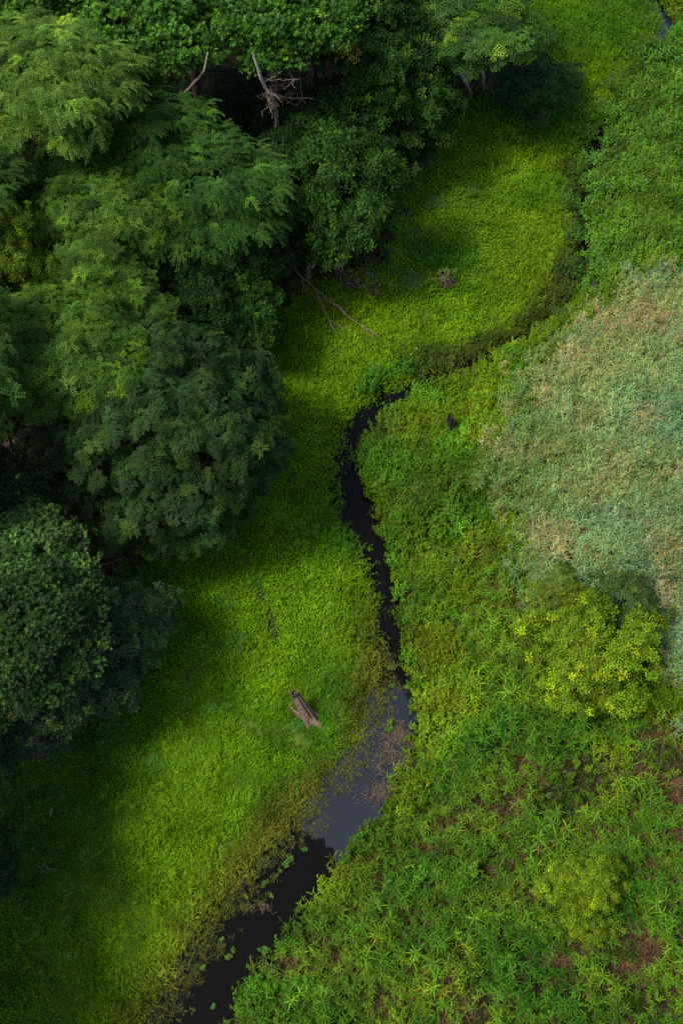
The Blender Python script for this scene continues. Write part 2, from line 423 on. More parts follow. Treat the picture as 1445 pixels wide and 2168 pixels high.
def stalky(seed, stems=6, h=1.3, L=0.3, W=0.03, nl=7, dry=0.15, lean=0.3):
    """thin upright stems with narrow leaves sticking out: tall marsh grass"""
    r = np.random.default_rng(seed); mb = MB()
    for s in range(stems):
        b = np.array([r.normal(0, .14), r.normal(0, .14), 0]); top = b + np.array([r.normal(0, lean), r.normal(0, lean), h * r.uniform(.7, 1.1)])
        c0 = jit((1, 1, 1), .2, r); isdry = r.random() < dry
        if isdry: c0 = c0 * np.array([1.6, 0.98, 0.8])
        mb.add([b + (-.01, 0, 0), b + (.01, 0, 0), top], None, [[0, 1, 2]], c0 * (1.1, .9, .8))
        for k in range(nl):
            t = r.uniform(.35, 1); p = b + (top - b) * t
            mb.add(*blade(L * r.uniform(.6, 1.2), W * r.uniform(.8, 1.3), r.uniform(0, 6.28), r.uniform(.1, 1.2), r.uniform(.6, 1.8), c0 * r.uniform(.8, 1.2), 3, p))
    return mb
def weed(seed, stems=5, h=0.9, L=0.16, W=0.075, nl=12, spread=.28):
    """leafy broad-leaved weed: several stems with leaves all round"""
    r = np.random.default_rng(seed); mb = MB()
    for s in range(stems):
        a = r.uniform(0, 6.28); l = r.uniform(.1, 1) * spread
        top = np.array([math.cos(a) * l, math.sin(a) * l, h * r.uniform(.6, 1.05)])
        mb.add([(-.012, 0, 0), (.012, 0, 0), top], None, [[0, 1, 2]], (.7, .7, .6))
        for k in range(nl):
            t = .3 + .7 * (k + 1) / nl; p = top * t; aa = k * 2.4 + r.uniform(-.5, .5); e = r.uniform(-.3, .7) + .5 * (t > .9)
            d = np.array([math.cos(aa) * math.cos(e), math.sin(aa) * math.cos(e), math.sin(e)])
            V, T, c = leafquad(L * r.uniform(.7, 1.2) * (1.15 - .4 * t), W * r.uniform(.8, 1.2), p, d, np.array([r.normal(0, .3), r.normal(0, .3), 1]), jit((1, 1, 1), .2, r) * (.85 + .3 * t))
            mb.add(V, None, T, c)
    return mb
def fern(seed, n=9, L=0.7):
    r = np.random.default_rng(seed); mb = MB()
    for k in range(n):
        a = k * 6.28 / n + r.uniform(-.3, .3); e = r.uniform(.5, 1.0); p = np.zeros(3); 
        for j in range(9):
            d = np.array([math.cos(a) * math.cos(e), math.sin(a) * math.cos(e), math.sin(e)]); sd_ = np.array([-math.sin(a), math.cos(a), 0])
            l = L * .3 * math.sin(math.pi * (j + 1.5) / 11)
            c = jit((1, 1, 1), .18, r)
            for s in (-1, 1):
                V, T, cc = leafquad(l, l * .32, p, d * .35 + sd_ * s, np.array([0, 0, 1.]), c); mb.add(V, None, T, cc)
            p = p + d * L / 9; e -= .17
    return mb

# ------------------------------------------------------------------ scattering by geometry nodes (only for uncountable ground cover)
def protos(name, mbs, mat):
    c = bpy.data.collections.new(name)
    for k, m in enumerate(mbs):
        o = bpy.data.objects.new('%s_%02d' % (name, k), m.mesh('%s_%02d' % (name, k), mat)); c.objects.link(o)
    return c
def scatter(name, label, cat, coll, n_proto, pos, scl, tint, lean=0.15, seed=0):
    r = np.random.default_rng(seed + 5); n = len(pos)
    me = bpy.data.meshes.new(name); me.vertices.add(n); me.vertices.foreach_set('co', pos.astype(np.float32).ravel())
    a = me.attributes.new('rot', 'FLOAT_VECTOR', 'POINT')
    rot = np.stack([r.normal(0, lean, n), r.normal(0, lean, n), r.uniform(0, 6.283, n)], 1)
    a.data.foreach_set('vector', rot.astype(np.float32).ravel())
    a = me.attributes.new('scl', 'FLOAT', 'POINT'); a.data.foreach_set('value', scl.astype(np.float32))
    a = me.attributes.new('pid', 'INT', 'POINT'); a.data.foreach_set('value', r.integers(0, n_proto, n).astype(np.int32))
    a = me.attributes.new('tint', 'FLOAT_COLOR', 'POINT')
    a.data.foreach_set('color', np.concatenate([tint, np.ones((n, 1))], 1).astype(np.float32).ravel())
    o = obj(name, me, kind='stuff'); tag(o, label, cat)
    g = bpy.data.node_groups.new(name, 'GeometryNodeTree')
    g.interface.new_socket('Geometry', in_out='INPUT', socket_type='NodeSocketGeometry')
    g.interface.new_socket('Geometry', in_out='OUTPUT', socket_type='NodeSocketGeometry')
    N = g.nodes; gi_ = N.new('NodeGroupInput'); go = N.new('NodeGroupOutput')
    ci = N.new('GeometryNodeCollectionInfo'); ci.inputs['Collection'].default_value = coll
    ci.inputs['Separate Children'].default_value = True; ci.inputs['Reset Children'].default_value = True
    ip = N.new('GeometryNodeInstanceOnPoints'); ip.inputs['Pick Instance'].default_value = True
    def na(nm, t):
        x = N.new('GeometryNodeInputNamedAttribute'); x.data_type = t; x.inputs[0].default_value = nm
        return x.outputs[0]
    g.links.new(gi_.outputs[0], ip.inputs['Points']); g.links.new(ci.outputs[0], ip.inputs['Instance'])
    g.links.new(na('pid', 'INT'), ip.inputs['Instance Index'])
    g.links.new(na('rot', 'FLOAT_VECTOR'), ip.inputs['Rotation']); g.links.new(na('scl', 'FLOAT'), ip.inputs['Scale'])
    g.links.new(ip.outputs[0], go.inputs[0])
    md = o.modifiers.new('scatter', 'NODES'); md.node_group = g
    return o
def lerp(a, b, t): return np.asarray(a) * (1 - t)[:, None] + np.asarray(b) * t[:, None]
def cells(step, seed, x0=-34, x1=46, y0=-4, y1=104):
    r = np.random.default_rng(seed)
    X, Y = np.meshgrid(np.arange(x0, x1, step), np.arange(y0, y1, step), indexing='ij')
    X = X.ravel() + r.uniform(-.5, .5, X.size) * step; Y = Y.ravel() + r.uniform(-.5, .5, Y.size) * step
    u, v, u0, v0 = zone_points(X, Y)
    k = (u0 > -220) & (u0 < 1850) & (v0 > -200) & (v0 < 2720)
    u = u + r.normal(0, 9, len(u)); v = v + r.normal(0, 9, len(v))      # neighbouring stands mix at their borders
    return X[k], Y[k], u[k], v[k], r
def finish(X, Y):
    return np.stack([X, Y, ground_h(X, Y) - 0.02], 1)
# --- short meadow grass (left bank and upper clearing)
G_TUFT = protos('grass_tuft', [tuft(15, .33, .034, 10 + k, 1.0, 1.4) for k in range(4)], M_GRASS)
G_BROAD = protos('carpet_leaf', [broad(18, .11, .065, 30 + k, .18, .13) for k in range(3)], M_GRASS)
G_STALK = protos('marsh_stalk', [stalky(50 + k, 5, .75, .22, .028, 6, .12, .14) for k in range(3)], M_GRASS)
G_GREY = protos('grey_reed', [stalky(60 + k, 9, 1.3, .25, .023, 10, .14, .26) for k in range(4)], M_GRASS)
G_REED = protos('reed_leaf', [reed(70 + k, 2 + k % 3) for k in range(6)], M_GRASS)
G_WEED = protos('leafy_weed', [weed(80 + k, 6, .85, .14, .058, 13, .3) for k in range(4)], M_GRASS)
G_LITTER = protos('litter_leaf', [broad(9, .16, .07, 90 + k, .05, .2) for k in range(3)], M_GRASS)

def meadow_mask(X, Y, u, v):
    d, s, i = creek(X, Y)
    m = (s < 0) & ~inpoly(u, v, Z_FOREST)
    return m, d, s, i
def meadow_tint(X, Y, u, v, d, i, r):
    n1 = fbm(X, Y, 7, 11); n2 = fbm(X, Y, 3.2, 23); n3 = vnoise(X, Y, .8, 31)
    t = lerp((0.032, 0.112, 0.003), (0.086, 0.186, 0.002), sstep(.32, .68, .65 * n1 + .35 * n2))
    t = t * (0.75 + .5 * n3)[:, None] * (.72 + .56 * fbm(X, Y, 1.7, 37))[:, None]
    top = sstep(800, 560, v) * sstep(230, 380, v)                                   # the upper clearing is yellower
    t = lerp(t, np.array([0.096, 0.168, 0.004]) * (0.75 + .5 * n3)[:, None], top * .55 * sstep(.3, .6, n2))
    ol = (1 - sstep(.3, 2.6, d + 1.8 * (n2 - .5))) * sstep(15, 10.2, i)   # olive, half-withered verge by the open water
    t = lerp(t, np.array([0.092, 0.086, 0.012]) * (0.5 + .9 * n3)[:, None], ol * .8)
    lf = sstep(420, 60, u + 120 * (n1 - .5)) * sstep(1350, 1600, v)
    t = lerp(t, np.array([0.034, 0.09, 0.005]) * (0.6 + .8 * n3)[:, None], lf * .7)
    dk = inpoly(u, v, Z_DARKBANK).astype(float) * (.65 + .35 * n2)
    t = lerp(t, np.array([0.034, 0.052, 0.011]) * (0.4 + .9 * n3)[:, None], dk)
    return t * r.uniform(.8, 1.2, (len(X), 1))
X, Y, u, v, r = cells(.165, 1)
m, d, s, i = meadow_mask(X, Y, u, v)
m &= (d > .35 + .4 * (vnoise(X, Y, .7, 4) - .5)) & ~trail_mask(X, Y) & ~(inpoly(u, v, Z_BARE) & (r.random(len(X)) < .8))
m &= (vnoise(X, Y, .55, 19) + .5 * vnoise(X, Y, 2.2, 29) > .34)     # small wet hollows
hm = .35 + 1.35 * fbm(X, Y, 1.3, 63)
grassy = fbm(X, Y, 5, 77) + .25 * (r.random(len(X)) - .5) > .47
k = m & grassy
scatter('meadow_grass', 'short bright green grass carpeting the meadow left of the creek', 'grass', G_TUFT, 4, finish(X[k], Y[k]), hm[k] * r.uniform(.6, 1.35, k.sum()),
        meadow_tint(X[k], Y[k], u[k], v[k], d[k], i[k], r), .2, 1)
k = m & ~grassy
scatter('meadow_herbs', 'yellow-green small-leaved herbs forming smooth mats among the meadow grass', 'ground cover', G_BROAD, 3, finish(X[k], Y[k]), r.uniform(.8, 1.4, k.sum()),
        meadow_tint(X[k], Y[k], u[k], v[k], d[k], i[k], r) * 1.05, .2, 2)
# taller stalks: upper clearing, far meadow, verge
X, Y, u, v, r = cells(.33, 2)
m, d, s, i = meadow_mask(X, Y, u, v)
pr = .12 + .5 * inpoly(u, v, Z_DARKBANK) + .45 * sstep(250, 100, v) + .45 * sstep(1050, 1150, u) * sstep(700, 600, v) + .45 * (1 - sstep(1, 2.6, d)) * (v < 1480)
k = m & (d > .1) & (r.random(len(X)) < pr * (0.4 + 1.2 * fbm(X, Y, 2.5, 41)))
tn = meadow_tint(X[k], Y[k], u[k], v[k], d[k], i[k], r)
scatter('meadow_stalks', 'loose taller marsh stalks standing above the meadow grass', 'grass', G_STALK, 3, finish(X[k], Y[k]), r.uniform(.7, 1.3, k.sum()), tn, .15, 3)

# --- sparse wet grass in the shallows of the left verge
X, Y, u, v, r = cells(.17, 3)
d, s, i = creek(X, Y)
k = (s < 0) & (d > -1.0) & (d < .6) & (i < 11.5) & (r.random(len(X)) < .75 * sstep(-.85, .3, d + 1.0 * (vnoise(X, Y, .7, 9) - .45)))
pz = finish(X[k], Y[k]); pz[:, 2] = np.maximum(pz[:, 2], WATER_Z - .05)
scatter('shallow_sedge', 'thin olive sedge growing out of the shallow creek margin', 'sedge', G_TUFT, 4, pz, r.uniform(.5, .95, k.sum()),
        lerp((0.07, 0.07, 0.016), (0.065, 0.10, 0.016), r.random(k.sum())), .25, 4)

# --- right bank: mixed tall weeds and grass
def right_tint(X, Y, u, v, r, n):
    n1 = fbm(X, Y, 4.5, 111); n2 = fbm(X, Y, 2.0, 123)
    t = lerp((0.040, 0.103, 0.006), (0.088, 0.165, 0.005), sstep(.38, .66, n1))
    t = lerp(t, (0.075, 0.065, 0.018), sstep(.58, .72, fbm(X, Y, 1.4, 119)) * .4)
    t = lerp(t, (0.045, 0.15, 0.008), sstep(.58, .7, n2) * .8)
    y_ = inpoly(u, v, Z_YEL).astype(float)
    t = lerp(t, (0.12, 0.20, 0.006), y_ * .65)
    e_ = inpoly(u, v, Z_ER).astype(float)
    t = lerp(t, lerp((0.043, 0.118, 0.010), (0.084, 0.172, 0.014), n2), e_ * .9)
    return t * (.55 + .9 * vnoise(X, Y, 1.1, 149))[:, None] * r.uniform(.75, 1.25, (n, 1))
X, Y, u, v, r = cells(.27, 4)
d, s, i = creek(X, Y)
right = (s > 0) & ~inpoly(u, v, Z_FOREST)
gz = inpoly(u, v, Z_GREY); rz_ = inpoly(u, v, Z_REED); cz = inpoly(u, v, Z_CANE)
mix = right & ~gz & (~rz_ | (d < 1.0 + 1.2 * (vnoise(X, Y, 1.3, 7) - .4)) | (r.random(len(X)) < .14)) & (d > -.1) & (vnoise(X, Y, .9, 139) + .3 * (r.random(len(X)) - .5) > .2)
hv = .45 + 1.25 * fbm(X, Y, 1.5, 143)
wn_ = fbm(X, Y, 3, 131) + .3 * (r.random(len(X)) - .5) + .12 * inpoly(u, v, Z_ER) + .2 * (d < .7)
k = mix & ~cz & (wn_ > .53)
scatter('bank_weeds', 'tangled broad-leaved green weeds covering the right bank', 'weeds', G_WEED, 4, finish(X[k], Y[k]), hv[k] * r.uniform(.6, 1.15, k.sum()),
        right_tint(X[k], Y[k], u[k], v[k], r, k.sum()), .2, 5)
k = mix & ~cz & (wn_ <= .56)
scatter('bank_marsh_grass', 'tall thin marsh grass between the creek and the grey reeds', 'grass', G_STALK, 3, finish(X[k], Y[k]), hv[k] * r.uniform(.8, 1.5, k.sum()),
        right_tint(X[k], Y[k], u[k], v[k], r, k.sum()), .25, 6)
k = mix & (r.random(len(X)) < .8)
scatter('bank_undergrowth', 'low dense green undergrowth beneath the bank weeds', 'ground cover', G_TUFT, 4, finish(X[k], Y[k]), r.uniform(.9, 1.6, k.sum()),
        right_tint(X[k], Y[k], u[k], v[k], r, k.sum()) * .85, .25, 7)

# --- grey-green reeds on the rise
X, Y, u, v, r = cells(.24, 5)
u = u + r.normal(0, 32, len(u)); v = v + r.normal(0, 26, len(v))
d, s, i = creek(X, Y)
k = (s > 0) & inpoly(u, v, Z_GREY) & (d > .3) & (vnoise(X, Y, .8, 157) + .25 * (r.random(len(X)) - .5) > .2)
X, Y, u, v = X[k], Y[k], u[k], v[k]
n1 = fbm(X, Y, 4, 151); n2 = fbm(X, Y, 1.6, 163)
t = lerp((0.115, 0.24, 0.115), (0.16, 0.255, 0.085), sstep(.3, .7, n1))
t = lerp(t, (0.07, 0.155, 0.03), sstep(1190, 1090, u + 120 * (n2 - .5)) * .75)      # greener towards the bank
t = lerp(t, (0.075, 0.15, 0.035), sstep(.6, .72, fbm(X, Y, 1.1, 167)) * .6)
t = lerp(t, (0.27, 0.215, 0.11), sstep(.54, .74, n2) * .5)
t = lerp(t, (0.27, 0.19, 0.095), np.exp(-((u - 1320) / 75) ** 2 - ((v - 730) / 35) ** 2) * .7)
t = lerp(t, (0.07, 0.15, 0.025), np.exp(-((u - 1165) / 35) ** 2 - ((v - 1010) / 45) ** 2) * .9)
t = lerp(t, (0.07, 0.12, 0.03), np.exp(-((u - 1390) / 45) ** 2 - ((v - 1200) / 55) ** 2) * .8)
scatter('grey_reed_bed', 'pale grey-green feathery reeds with tan dry stems on the rise', 'reeds', G_GREY, 4, finish(X, Y), (.65 + .7 * fbm(X, Y, 1.2, 155)) * r.uniform(.75, 1.25, len(X)),
        t * r.uniform(.65, 1.35, (len(X), 1)), .25, 8)
k = r.random(len(X)) < .5
scatter('grey_reed_litter', 'tan dead stems lying under the grey-green reeds', 'litter', G_TUFT, 4, finish(X[k], Y[k]), r.uniform(.9, 1.8, k.sum()),
        np.tile((0.075, 0.075, 0.035), (k.sum(), 1)) * r.uniform(.6, 1.3, (k.sum(), 1)), .3, 9)

# --- strap-leaved reed clumps, lower right: nearest ones are single things, the rest one bed
X, Y, u, v, r = cells(.33, 6)
d, s, i = creek(X, Y)
dens = fbm(X, Y, 3.0, 171)
k = (s > 0) & (inpoly(u, v, Z_REED) | inpoly(u, v, Z_CANE)) & (d > .9) & (dens + .25 * (r.random(len(X)) - .5) > .40) & (vnoise(X, Y, .8, 173) > .16)
X, Y, u, v = X[k], Y[k], u[k], v[k]
n1 = fbm(X, Y, 4, 181); n2 = fbm(X, Y, 1.7, 191)
tr_ = lerp((0.024, 0.092, 0.006), (0.068, 0.150, 0.008), sstep(.35, .65, .5 * n1 + .5 * n2))
tr_ = lerp(tr_, (0.075, 0.165, 0.01), inpoly(u, v, Z_CANE) * .6) * r.uniform(.65, 1.4, (len(X), 1))
pos = finish(X, Y); sc_ = (.35 + 1.2 * fbm(X, Y, 1.4, 177)) * r.uniform(.6, 1.3, len(X))
vis = (u > 520) & (u < 1440) & (v > 1500) & (v < 2160)
order = np.argsort(np.where(vis, -v, 1e9)); single = np.zeros(len(X), bool); single[order[:280]] = True; single &= vis
BUSH2 = at(1236, 1930, 0)
REED_ME = [reed(70 + k, 2 + k % 3).mesh('reed_clump', M_PLANT) for k in range(6)]
for q in np.where(single)[0]:
    o = obj('reed_clump', REED_ME[random.randrange(6)])
    o.location = pos[q]; o.rotation_euler = (random.gauss(0, .13), random.gauss(0, .13), random.uniform(0, 6.28)); o.scale = (sc_[q],) * 3
    o.color = (*tr_[q], 1)
    pale = tr_[q][0] / tr_[q][1] > .42; lush = tr_[q].sum() > .19
    look = ('bright yellow-green' if lush else 'dull yellow-green') if pale else ('bright green' if lush else 'deep green')
    dq = creek(np.array([X[q]]), np.array([Y[q]]))[0][0]; bq = np.hypot(X[q] - BUSH2[0], Y[q] - BUSH2[1])
    where = 'on the bank close to the creek' if dq < 3 else 'growing close round the small yellow-green bush' if bq < 3.6 else 'in the middle of the reed bed below the small bush'
    tag(o, look + ' strap-leaved reed clump ' + where, 'reed clump', look + ' reed clumps ' + where)
k = ~single
scatter('reed_bed', 'dense bed of strap-leaved green reeds between the big yellow-green bush and the creek', 'reeds', G_REED, 6, pos[k], sc_[k], tr_[k], .13, 10)
X, Y, u, v, r = cells(.25, 7)
d, s, i = creek(X, Y)
k = (s > 0) & (inpoly(u, v, Z_REED) | inpoly(u, v, Z_CANE)) & (d > .3)
X, Y, u, v = X[k], Y[k], u[k], v[k]; n2 = fbm(X, Y, 1.8, 201)
scatter('reed_litter', 'brown dead leaves and low grass between the reed clumps', 'litter', G_TUFT, 4, finish(X, Y), r.uniform(.8, 1.5, len(X)),
        lerp((0.105, 0.068, 0.035), (0.022, 0.05, 0.008), sstep(.35, .6, n2)) * r.uniform(.4, 1.1, (len(X), 1)), .3, 11)

# --- forest floor
X, Y, u, v, r = cells(.6, 8)
k = inpoly(u, v, Z_FOREST) & (r.random(len(X)) < .8)
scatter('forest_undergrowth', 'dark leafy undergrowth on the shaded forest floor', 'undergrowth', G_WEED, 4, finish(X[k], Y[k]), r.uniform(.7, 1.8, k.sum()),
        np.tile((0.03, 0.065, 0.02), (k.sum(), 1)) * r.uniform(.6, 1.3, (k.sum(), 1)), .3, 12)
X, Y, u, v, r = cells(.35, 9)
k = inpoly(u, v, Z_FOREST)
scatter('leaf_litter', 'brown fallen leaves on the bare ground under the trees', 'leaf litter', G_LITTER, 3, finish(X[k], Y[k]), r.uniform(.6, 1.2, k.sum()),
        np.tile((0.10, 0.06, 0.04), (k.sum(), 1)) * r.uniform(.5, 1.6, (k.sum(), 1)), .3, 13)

# ------------------------------------------------------------------ trees
def tube(mb, pts, rad, sides=8, c=(1, 1, 1), cap=True, wob=0.0, seed=0):
    pts = np.asarray(pts, float); n = len(pts); r = np.random.default_rng(seed)
    tan = np.gradient(pts, axis=0); tan /= np.linalg.norm(tan, axis=1, keepdims=True) + 1e-9
    Rm = rotmats(tan, np.zeros(n)); a = np.arange(sides) * 2 * math.pi / sides
    ring = np.stack([np.cos(a), np.sin(a), 0 * a], 1)
    V = np.concatenate([pts[k] + (Rm[k] @ (ring * (rad[k] * (1 + wob * r.uniform(-1, 1, (sides, 1))))).T).T for k in range(n)])
    Q = [[k * sides + j, k * sides + (j + 1) % sides, (k + 1) * sides + (j + 1) % sides, (k + 1) * sides + j] for k in range(n - 1) for j in range(sides)]
    T = []
    if cap:
        V = np.vstack([V, pts[-1] + tan[-1] * rad[-1] * .5]); T = [[(n - 1) * sides + j, (n - 1) * sides + (j + 1) % sides, n * sides] for j in range(sides)]
    mb.add(V, Q, T, c)
def wobble(a, b, n, amp, seed):
    r = np.random.default_rng(seed); t = np.linspace(0, 1, n)[:, None]
    p = np.asarray(a) * (1 - t) + np.asarray(b) * t
    off = np.cumsum(r.normal(0, 1, (n, 3)), 0); off -= off[:1] * (1 - t) + off[-1:] * t
    return p + off * amp * np.linalg.norm(np.asarray(b) - np.asarray(a)) / n
def spray_rosette(seed):
    r = np.random.default_rng(seed); mb = MB()
    for k in range(9):
        a = k * 2.4; e = .15 + .1 * k + r.uniform(-.15, .15)
        d = np.array([math.cos(a) * math.cos(e), math.sin(a) * math.cos(e), math.sin(e)])
        n = np.array([-math.cos(a) * math.sin(e), -math.sin(a) * math.sin(e), math.cos(e)])
        V, T, c = leafquad(.30 * r.uniform(.75, 1.1), .125, np.array([0, 0, .03 * k]), d, n, jit((1, 1, 1), .15, r) * (.85 + .04 * k)); mb.add(V, None, T, c)
    return mb.arrays()
def spray_pinnate(seed, leaves=4, L=.46, pairs=4, lw=.075, ll=.18):
    r = np.random.default_rng(seed); mb = MB()
    for k in range(leaves):
        a = k * 6.28 / leaves + r.uniform(-.4, .4); e = r.uniform(.0, .6); p = np.zeros(3) + (0, 0, r.uniform(-.1, .1))
        c0 = jit((1, 1, 1), .15, r)
        for j in range(pairs):
            d = np.array([math.cos(a) * math.cos(e), math.sin(a) * math.cos(e), math.sin(e)]); sd_ = np.array([-math.sin(a), math.cos(a), 0])
            p = p + d * L / pairs; e -= .22
            for s in (-1, 1):
                V, T, c = leafquad(ll * r.uniform(.8, 1.15), lw, p, d * .6 + sd_ * s, np.array([0, 0, 1.]), c0 * r.uniform(.9, 1.1)); mb.add(V, None, T, c)
    return mb.arrays()
def spray_droop(seed, L=.95, n=11):
    """a branchlet with small two-ranked leaves, arching outward (local x) and down at the tip"""
    r = np.random.default_rng(seed); mb = MB()
    for tw in (-1, 0, 1):
        a = tw * .55 + r.uniform(-.15, .15); e = .45; p = np.zeros(3); l = L * (1 if tw == 0 else .7); m = n if tw == 0 else 8
        for j in range(m):
            d = np.array([math.cos(a) * math.cos(e), math.sin(a) * math.cos(e), math.sin(e)]); sd_ = np.array([-math.sin(a), math.cos(a), 0])
            p = p + d * l / m; e -= 1.3 / m
            for s in (-1, 1):
                V, T, c = leafquad(.13 * r.uniform(.7, 1.2), .06, p, d * .5 + sd_ * s + (0, 0, r.uniform(-.2, .2)), np.array([r.normal(0, .3), r.normal(0, .3), 1.]), jit((1, 1, 1), .18, r)); mb.add(V, None, T, c)
    return mb.arrays()
def spray_ball(seed, n=12, L=.19, W=.09, R0=.2):
    r = np.random.default_rng(seed); mb = MB()
    for k in range(n):
        d = r.normal(0, 1, 3); d[2] = abs(d[2]) * .7; d /= np.linalg.norm(d)
        V, T, c = leafquad(L * r.uniform(.7, 1.2), W * r.uniform(.8, 1.2), d * R0 * r.uniform(.2, 1), d * .8 + r.normal(0, .4, 3), np.array([d[0] * .4, d[1] * .4, 1]), jit((1, 1, 1), .2, r)); mb.add(V, None, T, c)
    return mb.arrays()
SP = {'rosette': [spray_rosette(k) for k in range(3)],
      'pinnate': [spray_pinnate(10 + k) for k in range(3)],
      'fine': [spray_pinnate(20 + k, 5, .36, 4, .075, .16) for k in range(3)],
      'droop': [spray_droop(30 + k) for k in range(3)],
      'ball': [spray_ball(40 + k) for k in range(3)],
      'small': [spray_ball(50 + k, 14, .13, .075, .2) for k in range(3)]}
# kind: spray, crown radius, crown half height, crown centre height, lobes, lobe size, lobe flatness, sprays per m2, dome
KIND = {
 'rosette': dict(ta=.3, rt=.28, ns=4, ss=.64, sp='rosette', R=5.0, H=3.4, zc=9.0, lobes=26, lr=(1.1, 1.9), flat=.75, dens=10.0, mat=M_GLOSS),
 'pinnate': dict(ta=.62, rt=.36, ns=3, ss=.98, sp='pinnate', R=4.6, H=2.4, zc=8.5, lobes=20, lr=(1.0, 1.8), flat=.55, dens=6.0, mat=M_LEAF),
 'round':   dict(ta=.6, rt=.33, ns=3, ss=.86, sp='fine', R=6.6, H=4.6, zc=5.6, lobes=120, lr=(.85, 1.3), flat=.7, dens=5.0, mat=M_LEAF),
 'droop':   dict(ta=.32, rt=.12, ns=1, ss=1., sp='droop', R=5.2, H=2.6, zc=9.0, lobes=20, lr=(1.2, 2.0), flat=.38, dens=5.0, mat=M_LEAF),
 'ball':    dict(ta=.32, rt=.28, ns=5, ss=.85, sp='ball', R=3.8, H=3.6, zc=5.8, lobes=30, lr=(.75, 1.35), flat=.8, dens=11.0, mat=M_LEAF),
 'small':   dict(ta=.3, rt=.24, ns=4, ss=.88, sp='small', R=3.6, H=2.9, zc=4.0, lobes=26, lr=(.7, 1.25), flat=.75, dens=12.0, mat=M_LEAF),
}
def tree_template(kind, seed, bark=None):
    K = KIND[kind]; r = np.random.default_rng(seed * 31 + 5)
    mb = MB(); lob = []
    n = K['lobes']
    for k in range(n):
        # golden-spiral dome: lobes over the upper and side surface, a few inside
        f = (k + .5) / n; zc = 1 - 1.45 * f; a = k * 2.39996 + r.uniform(-.5, .5)
        rr_ = math.sqrt(max(0, 1 - zc * zc)); lr = r.uniform(*K['lr'])
        q = {'small': r.uniform(.5, 1.2), 'round': r.uniform(.8, 1.07)}.get(kind, r.uniform(.6, 1.16))
        c = np.array([math.cos(a) * rr_ * (K['R'] - lr * .8) * q, math.sin(a) * rr_ * (K['R'] - lr * .8) * q, zc * (K['H'] - lr * .5 * K['flat']) * r.uniform(.75, 1.05)])
        lob.append((c, lr, r.uniform(.8, 1.15)))
    T = []; D = []; C = []
    for c, lr, tone in lob:
        area = 4 * math.pi * lr * lr * (.45 + .55 * K['flat'])
        m = int(area / K['ta'])
        d = r.normal(0, 1, (m, 3)); d /= np.linalg.norm(d, axis=1, keepdims=True)
        d[:, 2] = np.where((d[:, 2] < -.3), -d[:, 2] * .8, d[:, 2])
        rad = lr * (1 - .45 * r.random(m) ** 2.5) * (1 + .16 * np.sin(5 * d[:, 0] + 7 * d[:, 1] + c[0] * 3))
        p = c + d * rad[:, None] * [1, 1, K['flat']]
        out = p / np.array([K['R'], K['R'], K['H']]); out /= np.linalg.norm(out, axis=1, keepdims=True) + 1e-6
        ax = .5 * d + .35 * out + [0, 0, .6]; ax /= np.linalg.norm(ax, axis=1, keepdims=True)
        ns = K['ns']
        yg = (r.random(m) < (.12 if kind != 'small' else .14))[:, None]
        tc = tone * r.uniform(.5, 1.5, (m, 1)) * np.where(yg, [[1.9, 1.55, .8]], [[.92, .92, .92]]) * r.uniform(.9, 1.1, (m, 3))
        for j in range(ns):     # a shoot tip carries several sprays: a small dome of its own
            w = r.normal(0, 1, (m, 3)); w /= np.linalg.norm(w, axis=1, keepdims=True)
            w = np.where((w * ax).sum(1, keepdims=True) < 0, -w, w)
            T.append(p + w * K['rt'] * r.uniform(.35, 1, (m, 1))); D.append(ax * .7 + w * .6 + r.normal(0, .15, (m, 3)))
            C.append(tc * r.uniform(.85, 1.15, (m, 1)))
    T = np.concatenate(T); D = np.concatenate(D); C = np.concatenate(C); m = len(T)
    if K['sp'] == 'droop':
        o = T * [1, 1, 0] + r.normal(0, .8, (m, 3)) * [1, 1, 0]; o /= np.linalg.norm(o, axis=1, keepdims=True) + 1e-6
        z = np.tile([[0, 0, 1.0]], (m, 1)) + r.normal(0, .15, (m, 3)); z /= np.linalg.norm(z, axis=1, keepdims=True)
        y = np.cross(z, o); y /= np.linalg.norm(y, axis=1, keepdims=True); x = np.cross(y, z)
        Rm = np.stack([x, y, z], 2)
    else:
        Rm = rotmats(D, r.uniform(0, 6.28, m))
    T = T + [0, 0, K['zc']]
    stamp(mb, SP[K['sp']], T, Rm, K['ss'] * r.uniform(.8, 1.25, m), C, r.integers(0, 3, m))
    crown = mb.mesh('crown', K['mat'])
    bk = bark or M_BARK
    fork = np.array([r.uniform(-.3, .3), r.uniform(-.3, .3), max(.9, K['zc'] - K['H'] * .75)])
    tr = .045 * K['R'] + .06
    mt = MB(); pts = wobble((0, 0, -.4), fork, 7, .12, seed); tube(mt, pts, np.linspace(tr * 1.25, tr * .8, 7) * np.array([1.35, 1.05, 1, 1, 1, 1, 1]), 10, cap=True, wob=.06, seed=seed)
    trunk = mt.mesh('trunk', bk, True)
    limbs = []
    idx = r.permutation(n)[:9]
    for q, k in enumerate(idx):
        ml = MB(); e = lob[k][0] * .9 + [0, 0, K['zc']]
        mid = fork * .5 + e * .5 + [0, 0, .25]
        pts = np.vstack([wobble(fork - [0, 0, .15], mid, 4, .15, seed + q), wobble(mid, e, 4, .2, seed + q + 50)[1:]])
        tube(ml, pts, np.linspace(tr * .55, .03, len(pts)), 6, wob=.05)
        for g in range(3):
            b = pts[3 + g]; tip = b + r.normal(0, .8, 3) + [0, 0, .5]
            tube(ml, wobble(b, tip, 4, .2, seed + g), np.linspace(tr * .2, .015, 4), 5)
        limbs.append(ml.mesh('limb', bk, True))
    return dict(K=K, crown=crown, trunk=trunk, limbs=limbs)
TPL = {}
